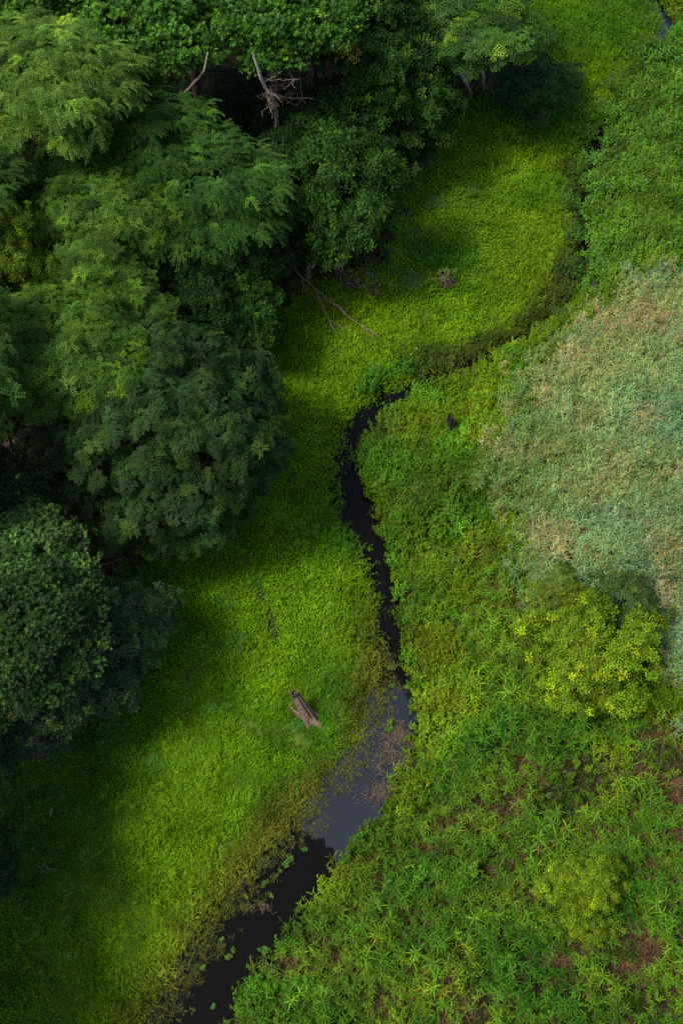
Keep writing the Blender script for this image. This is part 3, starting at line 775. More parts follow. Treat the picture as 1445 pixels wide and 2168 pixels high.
for kind, n in (('rosette', 3), ('pinnate', 3), ('round', 1), ('droop', 3), ('ball', 4), ('small', 2)):
    TPL[kind] = [tree_template(kind, 100 * (sum(map(ord, kind)) % 7) + k) for k in range(n)]
COUNT = {}
def tree(kind, px, py, w, zc, label, tint, hfac=1.0, group=None, name=None, cat='tree', rz=None, tpl=None):
    """crown centred on photo pixel (px,py) at height zc above the ground; w is the crown's width in photo pixels"""
    k = COUNT.get(kind, 0); COUNT[kind] = k + 1
    t = TPL[kind][(k if tpl is None else tpl) % len(TPL[kind])]; K = t['K']
    p = at(px, py, zc); D = np.linalg.norm(p - CAMP); wm = 1.15 * w * D * TH / 1084
    s = wm / (2 * K['R']); sz = s * hfac
    gz_ = float(ground_h(np.array([p[0]]), np.array([p[1]]))[0])
    root = thing(name or {'rosette': 'broadleaf_tree', 'pinnate': 'feather_leaved_tree', 'round': 'round_tree', 'droop': 'drooping_tree', 'ball': 'leafy_tree', 'small': 'yellow_green_tree'}[kind],
                 label, cat, (p[0], p[1], gz_), random.uniform(0, 6.28) if rz is None else rz, group)
    root.scale = (s, s, sz)
    lift = (zc - gz_) / sz - K['zc']            # metres (in the tree's own scale) the crown moves to sit at zc
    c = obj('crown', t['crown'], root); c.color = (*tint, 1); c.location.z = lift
    tk = obj('trunk', t['trunk'], root)
    hz = max(.9, K['zc'] - K['H'] * .75); tk.scale.z = (hz + lift) / hz
    for l in t['limbs']:
        o = obj('limb', l, root); o.location.z = lift
    return root
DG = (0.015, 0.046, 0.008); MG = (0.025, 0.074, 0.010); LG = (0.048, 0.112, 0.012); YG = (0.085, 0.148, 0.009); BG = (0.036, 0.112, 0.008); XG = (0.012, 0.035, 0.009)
TREES = [
 # kind, px, py, width px, crown height, tint, hfac, label
 ('droop', 95, 190, 330, 13, (0.066, 0.14, 0.018), 1.1, 'pale green tree with drooping feathery sprays lit by the sun'),
 ('rosette', 315, 45, 310, 12, BG, .9, 'glossy bright green tree with leaf rosettes above a bare pale leaning limb'),
 ('rosette', 570, 45, 290, 12, BG, .9, 'glossy bright green tree with leaf rosettes above the bare dead tree'),
 ('rosette', 20, 20, 230, 13, BG, 1, 'light green rosette-leaved tree behind the pale drooping tree'),
 ('ball', 770, 60, 220, 9, DG, .9, 'dark green tree between the rosette-leaved trees and the white-stemmed tree'),
 ('pinnate', 975, 45, 320, 8.5, (0.034, 0.088, 0.012), .65, 'spreading feather-leaved tree with two slender white stems at the clearing edge'),
 ('pinnate', 1125, 185, 170, 1.8, DG, .6, 'low dark feathery tree in the shade right of the white-stemmed tree'),
 ('ball', 880, 225, 170, 5.5, MG, 1, 'mid green tree at the head of the grassy clearing'),
 ('ball', 790, 170, 170, 7.5, MG, 1, 'green tree with yellowing shoots beside the bare grey tangle of twigs'),
 ('ball', 710, 270, 190, 5, DG, .9, 'dull dark tree hemmed in behind the rounded edge tree'),
 ('ball', 722, 435, 250, 5.6, MG, 1.1, 'rounded dense green tree standing on the edge of the clearing'),
 ('ball', 600, 275, 150, 4, DG, .9, 'shadowed tree under the bare dead tree'),
 ('droop', 280, 290, 300, 9.5, MG, 1, 'layered fine-leaved tree below the pale drooping tree'),
 ('droop', 430, 410, 300, 8.5, MG, 1, 'layered fine-leaved tree with long outstretched tiers above the rounded bushes'),
 ('droop', 110, 350, 300, 9, MG, .9, 'dark layered tree under the pale drooping tree'),
 ('small', 25, 560, 190, 9, YG, 1.6, 'tall yellow-tinged small-leaved tree'),
 ('pinnate', 210, 480, 260, 9.5, LG, .9, 'light green feather-leaved tree behind the yellow-tinged tree'),
 ('pinnate', 195, 600, 220, 8.5, LG, 1, 'light feather-leaved tree with lime shoots at the middle of the forest'),
 ('pinnate', 265, 660, 190, 7.5, LG, 1, 'small lime-tipped feather-leaved tree above the round dark tree'),
 ('pinnate', 110, 760, 320, 9.5, LG, .8, 'wide flat-topped feather-leaved tree with a bent pale trunk beside the round dark tree'),
 ('round', 335, 915, 490, 5.8, (0.019, 0.048, 0.011), 1.0, 'huge round dark green tree with a dense dome of fine leaves on the meadow'),  # dark green, tint lowered further to stand for shade from taller neighbours
 ('ball', 480, 600, 180, 5, MG, 1, 'bushy green tree at the forest corner by the fallen branch'),
 ('ball', 515, 665, 150, 4, MG, 1, 'small rounded tree beside the round dark tree at the meadow edge'),
 ('ball', 425, 650, 170, 5, DG, 1, 'dark leafy tree directly behind the round dark tree'),
 ('ball', 350, 560, 200, 6, DG, 1, 'dark leafy tree beneath the hanging bare vine'),
 ('ball', 555, 500, 170, 5, DG, 1, 'dark leafy tree beside the slender pale stems in the gap'),
 ('ball', 640, 350, 170, 5, DG, 1, 'shaded tree left of the rounded edge tree'),
 ('rosette', -15, 1050, 220, 7, DG, .9, 'dark glossy tree left of the palm fronds'),
 ('rosette', 55, 1195, 260, 7.5, (0.042, 0.10, 0.02), .9, 'glossy rosette-leaved tree reaching over the bare curved branch'),
 ('rosette', 55, 1340, 280, 8, DG, .9, 'dark rosette-leaved tree next to the low grey-green trees'),
 ('ball', 275, 1330, 190, 3.2, (0.046, 0.088, 0.035), .9, 'low grey-green bushy tree jutting onto the meadow'),
 ('ball', 160, 1440, 240, 3.6, (0.042, 0.08, 0.034), .9, 'dark grey-green bushy tree at the foot of the forest'),
 ('ball', 50, 1520, 220, 4, (0.038, 0.074, 0.032), .9, 'dark grey-green bushy tree at the lowest forest tip on the meadow'),
 ('ball', -25, 1850, 130, 3, (0.03, 0.06, 0.028), 1, 'small dark tree cut off at the meadow margin beside the white twigs'),
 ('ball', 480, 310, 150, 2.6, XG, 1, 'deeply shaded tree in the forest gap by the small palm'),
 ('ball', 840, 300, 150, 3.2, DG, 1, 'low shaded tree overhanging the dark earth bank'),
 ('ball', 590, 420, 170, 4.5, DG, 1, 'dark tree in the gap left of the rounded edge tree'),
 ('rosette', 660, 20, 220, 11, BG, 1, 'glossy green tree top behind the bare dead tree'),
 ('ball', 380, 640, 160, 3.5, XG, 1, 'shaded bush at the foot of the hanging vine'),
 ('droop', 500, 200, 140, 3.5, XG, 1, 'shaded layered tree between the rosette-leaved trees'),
 ('droop', 190, 420, 260, 8, MG, .9, 'fine-leaved tiered tree above the light feather-leaved trees'),
 ('ball', 300, 450, 220, 6, DG, .9, 'dark leafy tree filling the hollow among the tiered trees'),
 ('ball', 90, 640, 200, 6.5, DG, 1, 'dark leafy tree between the yellow-tinged tree and the lime-tipped trees'),
 ('ball', 20, 720, 170, 7, MG, 1, 'mid green tree under the yellow-tinged tree'),
 ('ball', 0, 870, 150, 5, DG, 1, 'dark tree below the flat-topped feather-leaved tree'),
 ('ball', 830, 110, 170, 8, DG, 1, 'dark round-headed tree pressed against the white-stemmed tree'),
 ('ball', 770, 330, 140, 4.5, DG, 1, 'small dark tree directly above the rounded edge tree'),
 ('ball', 650, 500, 150, 4, DG, 1, 'dark tree whose foot meets the fallen branch'),
]
for kd, px, py, w, zc, tint, hf, lab in TREES:
    tree(kd, px, py, w, zc, lab, tint, hf)
# forest that goes on beyond the frame on the left and behind; it shades the meadow's left margin
for kd, px, py, w, zc, tint in [('rosette', -180, 1120, 300, 8.5, DG), ('rosette', -200, 1330, 300, 8, DG), ('ball', -150, 1640, 280, 6.5, DG), ('ball', -150, 1830, 260, 5, DG), ('rosette', -300, 1720, 320, 8, DG),
        ('rosette', -300, 1960, 340, 8, DG), ('ball', -260, 2200, 320, 7, DG), ('pinnate', -150, 760, 330, 13, MG), ('pinnate', -180, 940, 330, 13, MG), ('droop', -150, 420, 330, 12, MG), ('rosette', -140, 150, 300, 13, BG),
        ('rosette', 120, -110, 300, 12, BG), ('rosette', 380, -120, 300, 12, BG), ('rosette', 640, -120, 280, 12, MG), ('pinnate', 900, -100, 280, 10, MG), ('rosette', -330, 1200, 330, 9, DG)]:
    tree(kd, px, py, w, zc, 'leafy forest tree in the row just past the outermost trees', tint, 1, 'trees of the surrounding forest')
# bushes in the reeds
tree('small', 1245, 1380, 262, 2.2, 'big yellow-green bush with orange-tinged shoots between grey reeds and green reeds', (0.102, 0.182, 0.007), .8, name='bush', cat='bush')
tree('small', 1180, 1270, 130, 1.6, 'small bright lobe of bush adjoining the big yellow-green bush by the grey reeds', (0.09, 0.15, 0.018), .9, name='bush', cat='bush')
tree('small', 1320, 1290, 170, 1.8, 'dark green bush tucked behind the big yellow-green bush', (0.04, 0.085, 0.02), .8, name='bush', cat='bush')
tree('small', 1236, 1890, 160, 1.5, 'small round yellow-green bush alone in the strap-leaved reed bed', (0.104, 0.182, 0.007), .95, name='bush', cat='bush')

# ------------------------------------------------------------------ visible bare stems of some trees, and dead wood
from mathutils import Matrix
def root_of(label): return next(o for o in COL.objects if o.get('label') == label)
def drop_stems(root):
    for c in list(root.children):
        if c.name.split('.')[0] in ('trunk', 'limb'): bpy.data.objects.remove(c)
def part_world(root, name, mb, mat, smooth=True, color=None):
    """a part given in world coordinates, hung under its thing"""
    Mi = np.array(Matrix.LocRotScale(root.location, root.rotation_euler, root.scale).inverted())
    for k, V in enumerate(mb.V): mb.V[k] = V @ Mi[:3, :3].T + Mi[:3, 3]
    o = obj(name, mb.mesh(name, mat, smooth), root)
    if color: o.color = (*color, 1)
    return o
def pix_tube(pp, r0, r1, seed=0, sides=8, wob=.05, n=6, amp=.08, mb=None):
    """tube through photo pixels with heights (px, py, z)"""
    mb = mb or MB(); P3 = [at(*p) for p in pp]; pts = [P3[0]]
    for k in range(len(P3) - 1): pts += list(wobble(P3[k], P3[k + 1], n, amp, seed + k)[1:])
    tube(mb, pts, np.linspace(r0, r1, len(pts)), sides, wob=wob, seed=seed)
    return mb
t5 = root_of('spreading feather-leaved tree with two slender white stems at the clearing edge')
bpy.context.view_layer.update(); drop_stems(t5)
part_world(t5, 'stem', pix_tube([(999, 202, -.2), (980, 165, 2.0), (962, 120, 4.4), (955, 90, 7)], .13, .07, 1), M_PALE)
part_world(t5, 'stem', pix_tube([(1023, 196, -.2), (1024, 165, 1.7), (1015, 120, 4.2), (1000, 90, 7)], .12, .06, 2), M_PALE)
t2 = root_of('glossy bright green tree with leaf rosettes above a bare pale leaning limb')
part_world(t2, 'bare_limb', pix_tube([(330, 250, 8.5), (357, 224, 9.5), (400, 188, 10.9), (432, 150, 12.3), (440, 110, 13)], .085, .055, 3), M_TWIG)
t20 = root_of('wide flat-topped feather-leaved tree with a bent pale trunk beside the round dark tree')
part_world(t20, 'bent_stem', pix_tube([(160, 930, 1.5), (146, 897, 3.2), (128, 865, 4.8), (106, 838, 6.2), (100, 790, 8)], .17, .1, 4), M_PALE)
part_world(t20, 'side_stem', pix_tube([(106, 838, 6.2), (70, 838, 6.8), (50, 850, 7)], .08, .04, 5), M_PALE)
# bare dead tree among the rosette trees
DZ = 3.0
b0 = at(585, 235, 4.0 + DZ); gz0 = float(ground_h(np.array([b0[0]]), np.array([b0[1]]))[0])
dt = thing('dead_tree', 'bare dead tree with a pale trunk and a tangle of grey-brown twigs', 'dead tree', (b0[0], b0[1], gz0))
part_world(dt, 'trunk', pix_tube([(606, 395, -.3 + gz0), (585, 235, 4.0 + DZ), (572, 200, 6.0 + DZ), (550, 160, 8.0 + DZ), (535, 110, 9.6 + DZ)], .15, .07, 6), M_PALE)
rr2 = np.random.default_rng(12)
for k in range(11):
    f = rr2.uniform(.1, .9); x0 = 578 - 30 * f; y0 = 215 - 60 * f; z0 = 5.0 + DZ + 3.0 * f
    mbx = MB(); a = rr2.uniform(-2.6, .9); l = rr2.uniform(45, 105); e = rr2.uniform(-1, 1.2)
    x1 = x0 + math.cos(a) * l; y1 = y0 - math.sin(a) * l * .6; 
    pix_tube([(x0, y0, z0), ((x0 + x1) / 2 + rr2.uniform(-8, 8), (y0 + y1) / 2 + rr2.uniform(-8, 8), z0 + e * .6), (x1, y1, z0 + e)], .035, .014, 20 + k, 5, .1, 5, .3, mbx)
    for j in range(4):
        g = rr2.uniform(.3, .95); xs = x0 + (x1 - x0) * g; ys = y0 + (y1 - y0) * g
        pix_tube([(xs, ys, z0 + e * g), (xs + rr2.uniform(-32, 32), ys + rr2.uniform(-28, 28), z0 + e * g + rr2.uniform(-.6, .6))], .02, .008, 50 + k * 5 + j, 4, .1, 5, .4, mbx)
    part_world(dt, 'branch', mbx, M_TWIG)
# second grey tangle further right
b0 = at(730, 170, 6.0)
dt2 = thing('dead_tree', 'small bare tree of grey twigs behind the shaded forest edge', 'dead tree', (b0[0], b0[1], 0))
part_world(dt2, 'trunk', pix_tube([(735, 260, -.2), (730, 180, 5.5), (725, 140, 7.5)], .12, .05, 7), M_TWIG)
for k in range(7):
    mbx = MB(); x0, y0, z0 = 728, 175 - 6 * k, 5.6 + .33 * k; a = rr2.uniform(0, 6.28)
    x1 = x0 + math.cos(a) * 45; y1 = y0 + math.sin(a) * 25
    pix_tube([(x0, y0, z0), (x1, y1, z0 + .5)], .04, .015, 90 + k, 5, .1, 6, .3, mbx)
    for j in range(3): pix_tube([(x1 * .6 + x0 * .4, y1 * .6 + y0 * .4, z0 + .3), (x1 + rr2.uniform(-25, 25), y1 + rr2.uniform(-25, 25), z0 + .6)], .022, .01, 120 + k * 3 + j, 4, .1, 5, .3, mbx)
    part_world(dt2, 'branch', mbx, M_TWIG)
# yellow young shoots on the neighbouring tree
ty = root_of('green tree with yellowing shoots beside the bare grey tangle of twigs')
mbx = MB(); cs = [at(738 + rr2.normal(0, 10), 96 + rr2.normal(0, 9), 10.3) for _ in range(26)] + [at(745 + rr2.normal(0, 12), 118 + rr2.normal(0, 7), 10.0) for _ in range(12)]
cs = np.array(cs); stamp(mbx, SP['ball'], cs, rotmats(rr2.normal(0, .3, cs.shape) + [0, 0, 1], rr2.uniform(0, 6, len(cs))), np.full(len(cs), .9), np.ones((len(cs), 3)), rr2.integers(0, 3, len(cs)))
part_world(ty, 'young_shoots', mbx, M_LEAF, False, (0.24, 0.22, 0.03))
# slender pale stems in the gap
b0 = at(590, 505, 0)
sp = thing('bare_sapling', 'slender pale forked stems in the dark gap beside the rounded edge tree', 'sapling', (b0[0], b0[1], 0))
part_world(sp, 'stem', pix_tube([(597, 520, 0), (585, 480, 2.5), (565, 432, 5)], .05, .025, 8, 6), M_PALE)
part_world(sp, 'stem', pix_tube([(593, 518, 0), (580, 470, 2.6), (570, 430, 4.6)], .035, .02, 9, 6), M_PALE)
vn = obj('hanging_vine', pix_tube([(326, 500, 9), (338, 545, 7.5), (352, 580, 6.2), (366, 615, 5.0), (380, 655, 3.6)], .035, .025, 10, 5).mesh('hanging_vine', M_TWIG, True))
tag(vn, 'long bare grey vine hanging in the dark forest gap', 'vine')
# fallen branch from the forest onto the meadow
b0 = at(620, 568, .6)
fb = thing('fallen_branch', 'long bare brown fallen branch reaching from the forest over the meadow', 'branch', (b0[0], b0[1], 0))
part_world(fb, 'main_stem', pix_tube([(605, 548, 1.0), (640, 588, .8), (690, 632, .6), (720, 655, .55), (765, 690, .5), (800, 725, .3)], .06, .016, 11, 8, .1, 5, .08), M_TWIG)
part_world(fb, 'side_branch', pix_tube([(670, 615, .65), (682, 650, .6), (697, 678, .5), (715, 710, .35)], .05, .02, 12, 6), M_TWIG)
part_world(fb, 'side_branch', pix_tube([(638, 586, .8), (642, 605, .7), (650, 618, .5)], .06, .03, 13, 6), M_TWIG)
part_world(fb, 'side_branch', pix_tube([(697, 637, .6), (718, 648, .7), (735, 668, .6)], .05, .03, 14, 6), M_TWIG)
part_world(fb, 'side_branch', pix_tube([(765, 690, .5), (782, 700, .5), (806, 714, .4)], .03, .015, 15, 5), M_TWIG)
part_world(fb, 'side_branch', pix_tube([(697, 678, .5), (720, 690, .4), (740, 705, .35)], .025, .012, 16, 5), M_TWIG)
# forked dead branches at the clearing's head
b0 = at(1090, 185, .3)
fb = thing('fallen_branch', 'pale forked dead branch lying in the shade beside the low dark feathery tree', 'branch', (b0[0], b0[1], 0))
part_world(fb, 'main_stem', pix_tube([(1072, 192, .6), (1088, 184, .9), (1106, 172, 1.2)], .07, .03, 17, 6), M_TWIG)
part_world(fb, 'side_branch', pix_tube([(1078, 188, .7), (1095, 188, .9), (1112, 190, 1.0)], .05, .02, 18, 6), M_TWIG)
# arching bare branch at the forest foot
b0 = at(170, 1195, 1.5)
cb = thing('bare_branch', 'thin bare branch curving out of the forest foot over shaded grass', 'branch', (b0[0], b0[1], 0))
part_world(cb, 'main_stem', pix_tube([(130, 1180, 2.2), (165, 1190, 2.0), (200, 1197, 1.8), (232, 1193, 1.7), (262, 1181, 1.6), (284, 1186, 1.4), (298, 1210, 1.0)], .04, .015, 19, 6), M_TWIG)
for k, (x, y) in enumerate([(216, 1196), (240, 1190), (258, 1184)]):
    part_world(cb, 'side_branch', pix_tube([(x, y, 1.7), (x + 4 - 3 * k, y + 22, 1.2)], .015, .008, 20 + k, 4), M_TWIG)
# small white twigs on the left meadow
b0 = at(100, 1845, 0)
wt = thing('dead_shrub', 'small bleached leafless shrub on the dark side of the meadow', 'dead shrub', (b0[0], b0[1], 0))
for k in range(7):
    a = k * .9 + .5 * math.sin(k * 5); part_world(wt, 'twig', pix_tube([(100, 1848, -.05), (100 + 14 * math.cos(a), 1838 + 10 * math.sin(a), .5), (102 + 26 * math.cos(a + .3), 1832 + 18 * math.sin(a + .3), .75)], .016, .007, 30 + k, 5, .1, 4, .5), M_TWIG)
b0 = at(109, 1720, 0)
wt = obj('broken_post', pix_tube([(105, 1732, -.1), (112, 1712, .5)], .055, .035, 40, 7, .2).mesh('broken_post', M_TWIG, True))
tag(wt, 'short pale broken stub of wood standing in dark meadow grass', 'wood stub')

# ------------------------------------------------------------------ snag and stumps
def hollow_snag(root, name, base, top, r0, r1, seed, mat, crack=None, flare=.5, sides=28, rings=22, lobes=5, ragged=.35):
    """a broken hollow trunk: fluted foot, tapering shell with a ragged rim, dark inside, and a long open crack"""
    r = np.random.default_rng(seed); base = np.array(base); top = np.array(top); ax = top - base; Lx = np.linalg.norm(ax); ax /= Lx
    x = np.cross([0, 1, 0], ax); x /= np.linalg.norm(x); y = np.cross(ax, x)
    a = np.arange(sides) * 2 * math.pi / sides; rim = 1 + ragged * (r.random(sides) - .6)
    rim = (rim + np.roll(rim, 1)) / 2
    outer = []; inner = []
    for k in range(rings):
        f = k / (rings - 1); rad = r0 + (r1 - r0) * f ** .75 + flare * r0 * max(0, 1 - f * 4) ** 2
        flu = 1 + (.10 + .25 * max(0, 1 - f * 2.5)) * np.cos(lobes * a + seed) * (1 - .5 * f) + .05 * r.normal(0, 1, sides)
        if crack is not None:
            da = np.abs((a - crack + math.pi) % (2 * math.pi) - math.pi); g = np.exp(-(da / .13) ** 2) * (1 if f > .3 else max(0, (f - .1) / .2))
            flu = flu * (1 - .55 * g)
        h = f * Lx * np.where(f > .7, 1 + (rim - 1) * (f - .7) / .3, 1)
        outer.append(base + np.outer(np.cos(a) * rad * flu, x) + np.outer(np.sin(a) * rad * flu, y) + np.outer(h, ax))
        inner.append(base + np.outer(np.cos(a) * rad * flu * .74, x) + np.outer(np.sin(a) * rad * flu * .74, y) + np.outer(h - .01, ax))
    V = np.concatenate(outer); Q = [[k * sides + j, k * sides + (j + 1) % sides, (k + 1) * sides + (j + 1) % sides, (k + 1) * sides + j] for k in range(rings - 1) for j in range(sides)]
    inn = inner[rings // 2:]; V = np.concatenate([V] + inn[::-1]); o = rings * sides
    Q += [[(rings - 1) * sides + j, (rings - 1) * sides + (j + 1) % sides, o + (j + 1) % sides, o + j] for j in range(sides)]
    Q += [[o + k * sides + j, o + k * sides + (j + 1) % sides, o + (k + 1) * sides + (j + 1) % sides, o + (k + 1) * sides + j] for k in range(len(inn) - 1) for j in range(sides)]
    lo = o + (len(inn) - 1) * sides; V = np.vstack([V, inn[0].mean(0)]); T = [[lo + j, lo + (j + 1) % sides, len(V) - 1] for j in range(sides)]
    mb = MB(); mb.add(V, Q, T); return part_world(root, name, mb, mat, False)
b0 = at(661, 1526, 0); t0 = at(622, 1466, 1.75)
sg = thing('snag', 'leaning broken hollow tree snag with a long dark crack standing in the meadow', 'tree snag', (b0[0], b0[1], 0))
hollow_snag(sg, 'trunk', b0 + [0, 0, -.3], t0, .44, .17, 3, M_DEAD, crack=5.6, flare=.35)
part_world(sg, 'charred_rim', (lambda m: (tube(m, [t0 + (b0 - t0) * .10, t0 + (b0 - t0) * .02], [.185, .19], 14, wob=.12, cap=False), m)[1])(MB()), M_CHAR)
mbx = MB(); r3 = np.random.default_rng(5)
for k in range(5):   # split slabs of root wood at the foot
    p0 = at(655 - 4 * k, 1530 - 2 * k, 0); p1 = at(630 - 4 * k, 1508 - 3 * k, .55 + .06 * k)
    tube(mbx, wobble(p0, p1, 5, .1, k), [.1, .09, .08, .06, .03], 6, wob=.25, seed=k)
part_world(sg, 'root_slab', mbx, M_DEAD)
b0 = at(945, 600, 0); t0 = at(941, 576, 1.15)
st = thing('stump', 'squat brown fluted stump with vine leaves in the upper clearing', 'stump', (b0[0], b0[1], 0))
hollow_snag(st, 'trunk', b0 + [0, 0, -.2], t0, .55, .3, 5, M_DEAD, None, .6, 32, 14, 7, .35)
mbx = MB(); cs = np.array([at(942 + rr2.normal(0, 13), 578 + rr2.normal(0, 7), 1.15) for _ in range(22)])
stamp(mbx, SP['ball'], cs, rotmats(rr2.normal(0, .3, cs.shape) + [0, 0, 1], rr2.uniform(0, 6, len(cs))), np.full(len(cs), .55), np.ones((len(cs), 3)), rr2.integers(0, 3, len(cs)))
part_world(st, 'vine_leaves', mbx, M_LEAF, False, (0.12, 0.19, 0.02))
b0 = at(962, 915, .2); t0 = at(952, 884, 1.7)
st = thing('stump', 'thin dark rotten stump half buried in the bank weeds', 'stump', (b0[0], b0[1], 0))
hollow_snag(st, 'trunk', b0 + [0, 0, -.2], t0, .3, .2, 6, M_CHAR, 4.8, .3, 18, 12, 4, .6)

# ------------------------------------------------------------------ palms
def frond(L, seed, dead=False):
    """one feather frond along local x, arching; leaflets both sides"""
    r = np.random.default_rng(seed); mb = MB(); n = 26; p = np.zeros(3); e = .95 if not dead else -.1; pts = [p]
    for k in range(n):
        d = np.array([math.cos(e), 0, math.sin(e)]); p = p + d * L / n; pts.append(p); e -= (1.5 if not dead else 1.0) / n
        if k < 3: continue
        l = L * .26 * math.sin(math.pi * (k + 2) / (n + 5)) + .06
        for s_ in (-1, 1):
            if dead and r.random() < .3: continue
            V, T, c = leafquad(l * r.uniform(.85, 1.1), .055, p, d * .65 + np.array([0, s_, -.25 if not dead else -.8]), np.array([0, 0, 1.]), jit((1, 1, 1), .15, r)); mb.add(V, None, T, c)
    tube(mb, np.array(pts), np.linspace(.035, .01, n + 1), 4, c=(1.2, 1.1, .8))
    return mb
FR = [frond(3.0, k).mesh('frond', M_LEAF) for k in range(3)]; FRD = [frond(2.6, 9 + k, True).mesh('dead_frond', M_DRY) for k in range(2)]
def palm(px, py, z, s, label, n, tint, dead_az=()):
    p = at(px, py, z); root = thing('palm', label, 'palm', (p[0], p[1], 0))
    mbt = MB(); tube(mbt, wobble((0, 0, -.2), (0, 0, z), 6, .05, 2), [.2, .17, .16, .16, .17, .19], 10, wob=.1); obj('trunk', mbt.mesh('trunk', M_BARK, True), root)
    for k in range(n):
        o = obj('frond', FR[k % 3], root); o.location = (0, 0, z); o.rotation_euler = (random.gauss(0, .1), random.uniform(-.25, .25), k * 2.4); o.scale = (s,) * 3; o.color = (*tint, 1)
    for k, a in enumerate(dead_az):
        o = obj('dead_frond', FRD[k % 2], root); o.location = (0, 0, z - .15); o.rotation_euler = (0, .2, a); o.scale = (s,) * 3; o.color = (.24, .16, .13, 1)
    return root
palm(165, 1015, 4.2, 1.05, 'dark palm with long feather fronds and brown dead ones beside the round dark tree', 12, (0.045, 0.10, 0.025), (-1.0, -.6, -1.5, -2.0, -.2))
palm(385, 255, 2.2, .8, 'small shadowed palm on the forest floor below the pale leaning limb', 11, (0.03, 0.065, 0.02))

# ------------------------------------------------------------------ single plants
FE = [fern(k).mesh('fern', M_PLANT) for k in range(2)]
for px, py, sc in [(918, 432, 1.3), (872, 498, 1.2), (868, 520, 1.0), (886, 538, 1.1), (868, 590, 1.4), (884, 600, 1.2), (856, 612, 1.0), (1000, 405, 1.1), (985, 412, .9), (830, 575, 1.0)]:
    o = obj('fern', FE[random.randrange(2)]); p = at(px, py, .1); o.location = (p[0], p[1], .05); o.scale = (sc,) * 3; o.rotation_euler.z = random.uniform(0, 6); o.color = (0.04, 0.105, 0.026, 1)
    tag(o, 'dull green feathery fern clump in the yellow-green upper clearing', 'fern', 'ferns of the upper clearing')
for px, py, sc in [(500, 1362, 1.2), (478, 1275, 1.0), (540, 1232, .9), (190, 1815, 1.0), (628, 1535, .8), (440, 1500, .9), (330, 1620, 1.0), (640, 640, 1.2), (655, 655, 1.0), (700, 700, 1.0)]:
    o = obj('fern', FE[random.randrange(2)]); p = at(px, py, .1); o.location = (p[0], p[1], .05); o.scale = (sc,) * 3; o.rotation_euler.z = random.uniform(0, 6); o.color = (0.036, 0.115, 0.012, 1)
    tag(o, 'dark green fern clump scattered on the meadow below the fallen branch', 'fern', 'ferns of the creekside meadow')
WE = [weed(200 + k, 5, .7, .2, .1, 9, .3).mesh('water_weed', M_PLANT) for k in range(3)]
for px, py, sc in [(826, 1535, 1.1), (858, 1455, .9), (872, 1482, .9), (868, 1512, 1.0), (853, 1590, 1.1), (822, 1548, .8), (838, 1478, .5), (830, 1455, .8), (862, 1430, .9), (828, 1415, .9), (868, 1540, .7), (806, 1600, .5),
                   (606, 1828, .9), (592, 1845, .8), (575, 1898, .9), (522, 1900, 1.0), (618, 1820, .7), (495, 2012, .8), (484, 2028, .8), (452, 2132, .8), (530, 2050, .9), (560, 2015, .9), (645, 1800, .8), (560, 1870, .8), (470, 1990, .7), (430, 2050, .7)]:
    o = obj('water_weed', WE[random.randrange(3)]); p = at(px, py, WATER_Z); o.location = (p[0], p[1], WATER_Z - .08); sc *= random.uniform(.5, 1.0); o.scale = (sc * random.uniform(.8, 1.3), sc, sc * .7); o.rotation_euler.z = random.uniform(0, 6); o.color = (0.05 * random.uniform(.7, 1.4), 0.125 * random.uniform(.7, 1.2), 0.015, 1)
    tag(o, 'bright green leafy weed rising out of the creek water', 'water weed', 'water weeds in the creek')
# weedy shrubs along both sides of the overgrown channel and the bank
def shrub_parts(seed, stems=16, h=1.15, spread=.95, nl=11):
    r = np.random.default_rng(seed); st_ = MB(); fo = MB()
    for q in range(stems):
        a = q * 2.4 + r.uniform(-.4, .4); l = math.sqrt((q + .5) / stems) * spread * r.uniform(.7, 1.2); hh = h * r.uniform(.55, 1.05) * (1.05 - .35 * l / spread)
        b = np.array([math.cos(a) * l * .45, math.sin(a) * l * .45, 0]); top = np.array([math.cos(a) * l, math.sin(a) * l, hh]); tone = jit((1, 1, 1), .3, r)
        tube(st_, [b, (b + top) / 2, top], [.018, .013, .006], 4)
        for k in range(nl * 2):
            t = .35 + .65 * (k + 1) / (nl * 2); p = b + (top - b) * t + r.normal(0, .05, 3); aa = k * 2.4 + r.uniform(-.5, .5); e = r.uniform(-.3, .6) + .6 * (t > .9)
            d = np.array([math.cos(aa) * math.cos(e), math.sin(aa) * math.cos(e), math.sin(e)])
            V, T, c = leafquad(.24 * r.uniform(.7, 1.2) * (1.2 - .5 * t), .085 * r.uniform(.8, 1.2), p, d, np.array([r.normal(0, .3), r.normal(0, .3), 1]), tone * jit((1, 1, 1), .15, r) * (.8 + .3 * t))
            fo.add(V, None, T, c)
    return st_.mesh('stems', M_BARK), fo.mesh('foliage', M_PLANT)
SHR = [shrub_parts(900 + k, 14 + k) for k in range(5)]
def shrubs(lst, label, group, tint, name='weedy_shrub'):
    for px, py, w in lst:
        p = at(px, py, .7); wm = 1.3 * w * np.linalg.norm(p - CAMP) * TH / 1084; k = random.uniform(.75, 1.25); sk = wm / 2.2
        gz_ = float(ground_h(np.array([p[0]]), np.array([p[1]]))[0])
        root = thing(name, label, 'shrub', (p[0], p[1], max(gz_, WATER_Z) - .03), random.uniform(0, 6.28), group)
        root.scale = (sk * random.uniform(.8, 1.2), sk * random.uniform(.8, 1.2), max(.9, sk) * random.uniform(.9, 1.5))
        me1, me2 = SHR[random.randrange(5)]
        obj('stems', me1, root); o = obj('foliage', me2, root); o.color = (*[c * k for c in tint], 1)
rs = np.random.default_rng(44)
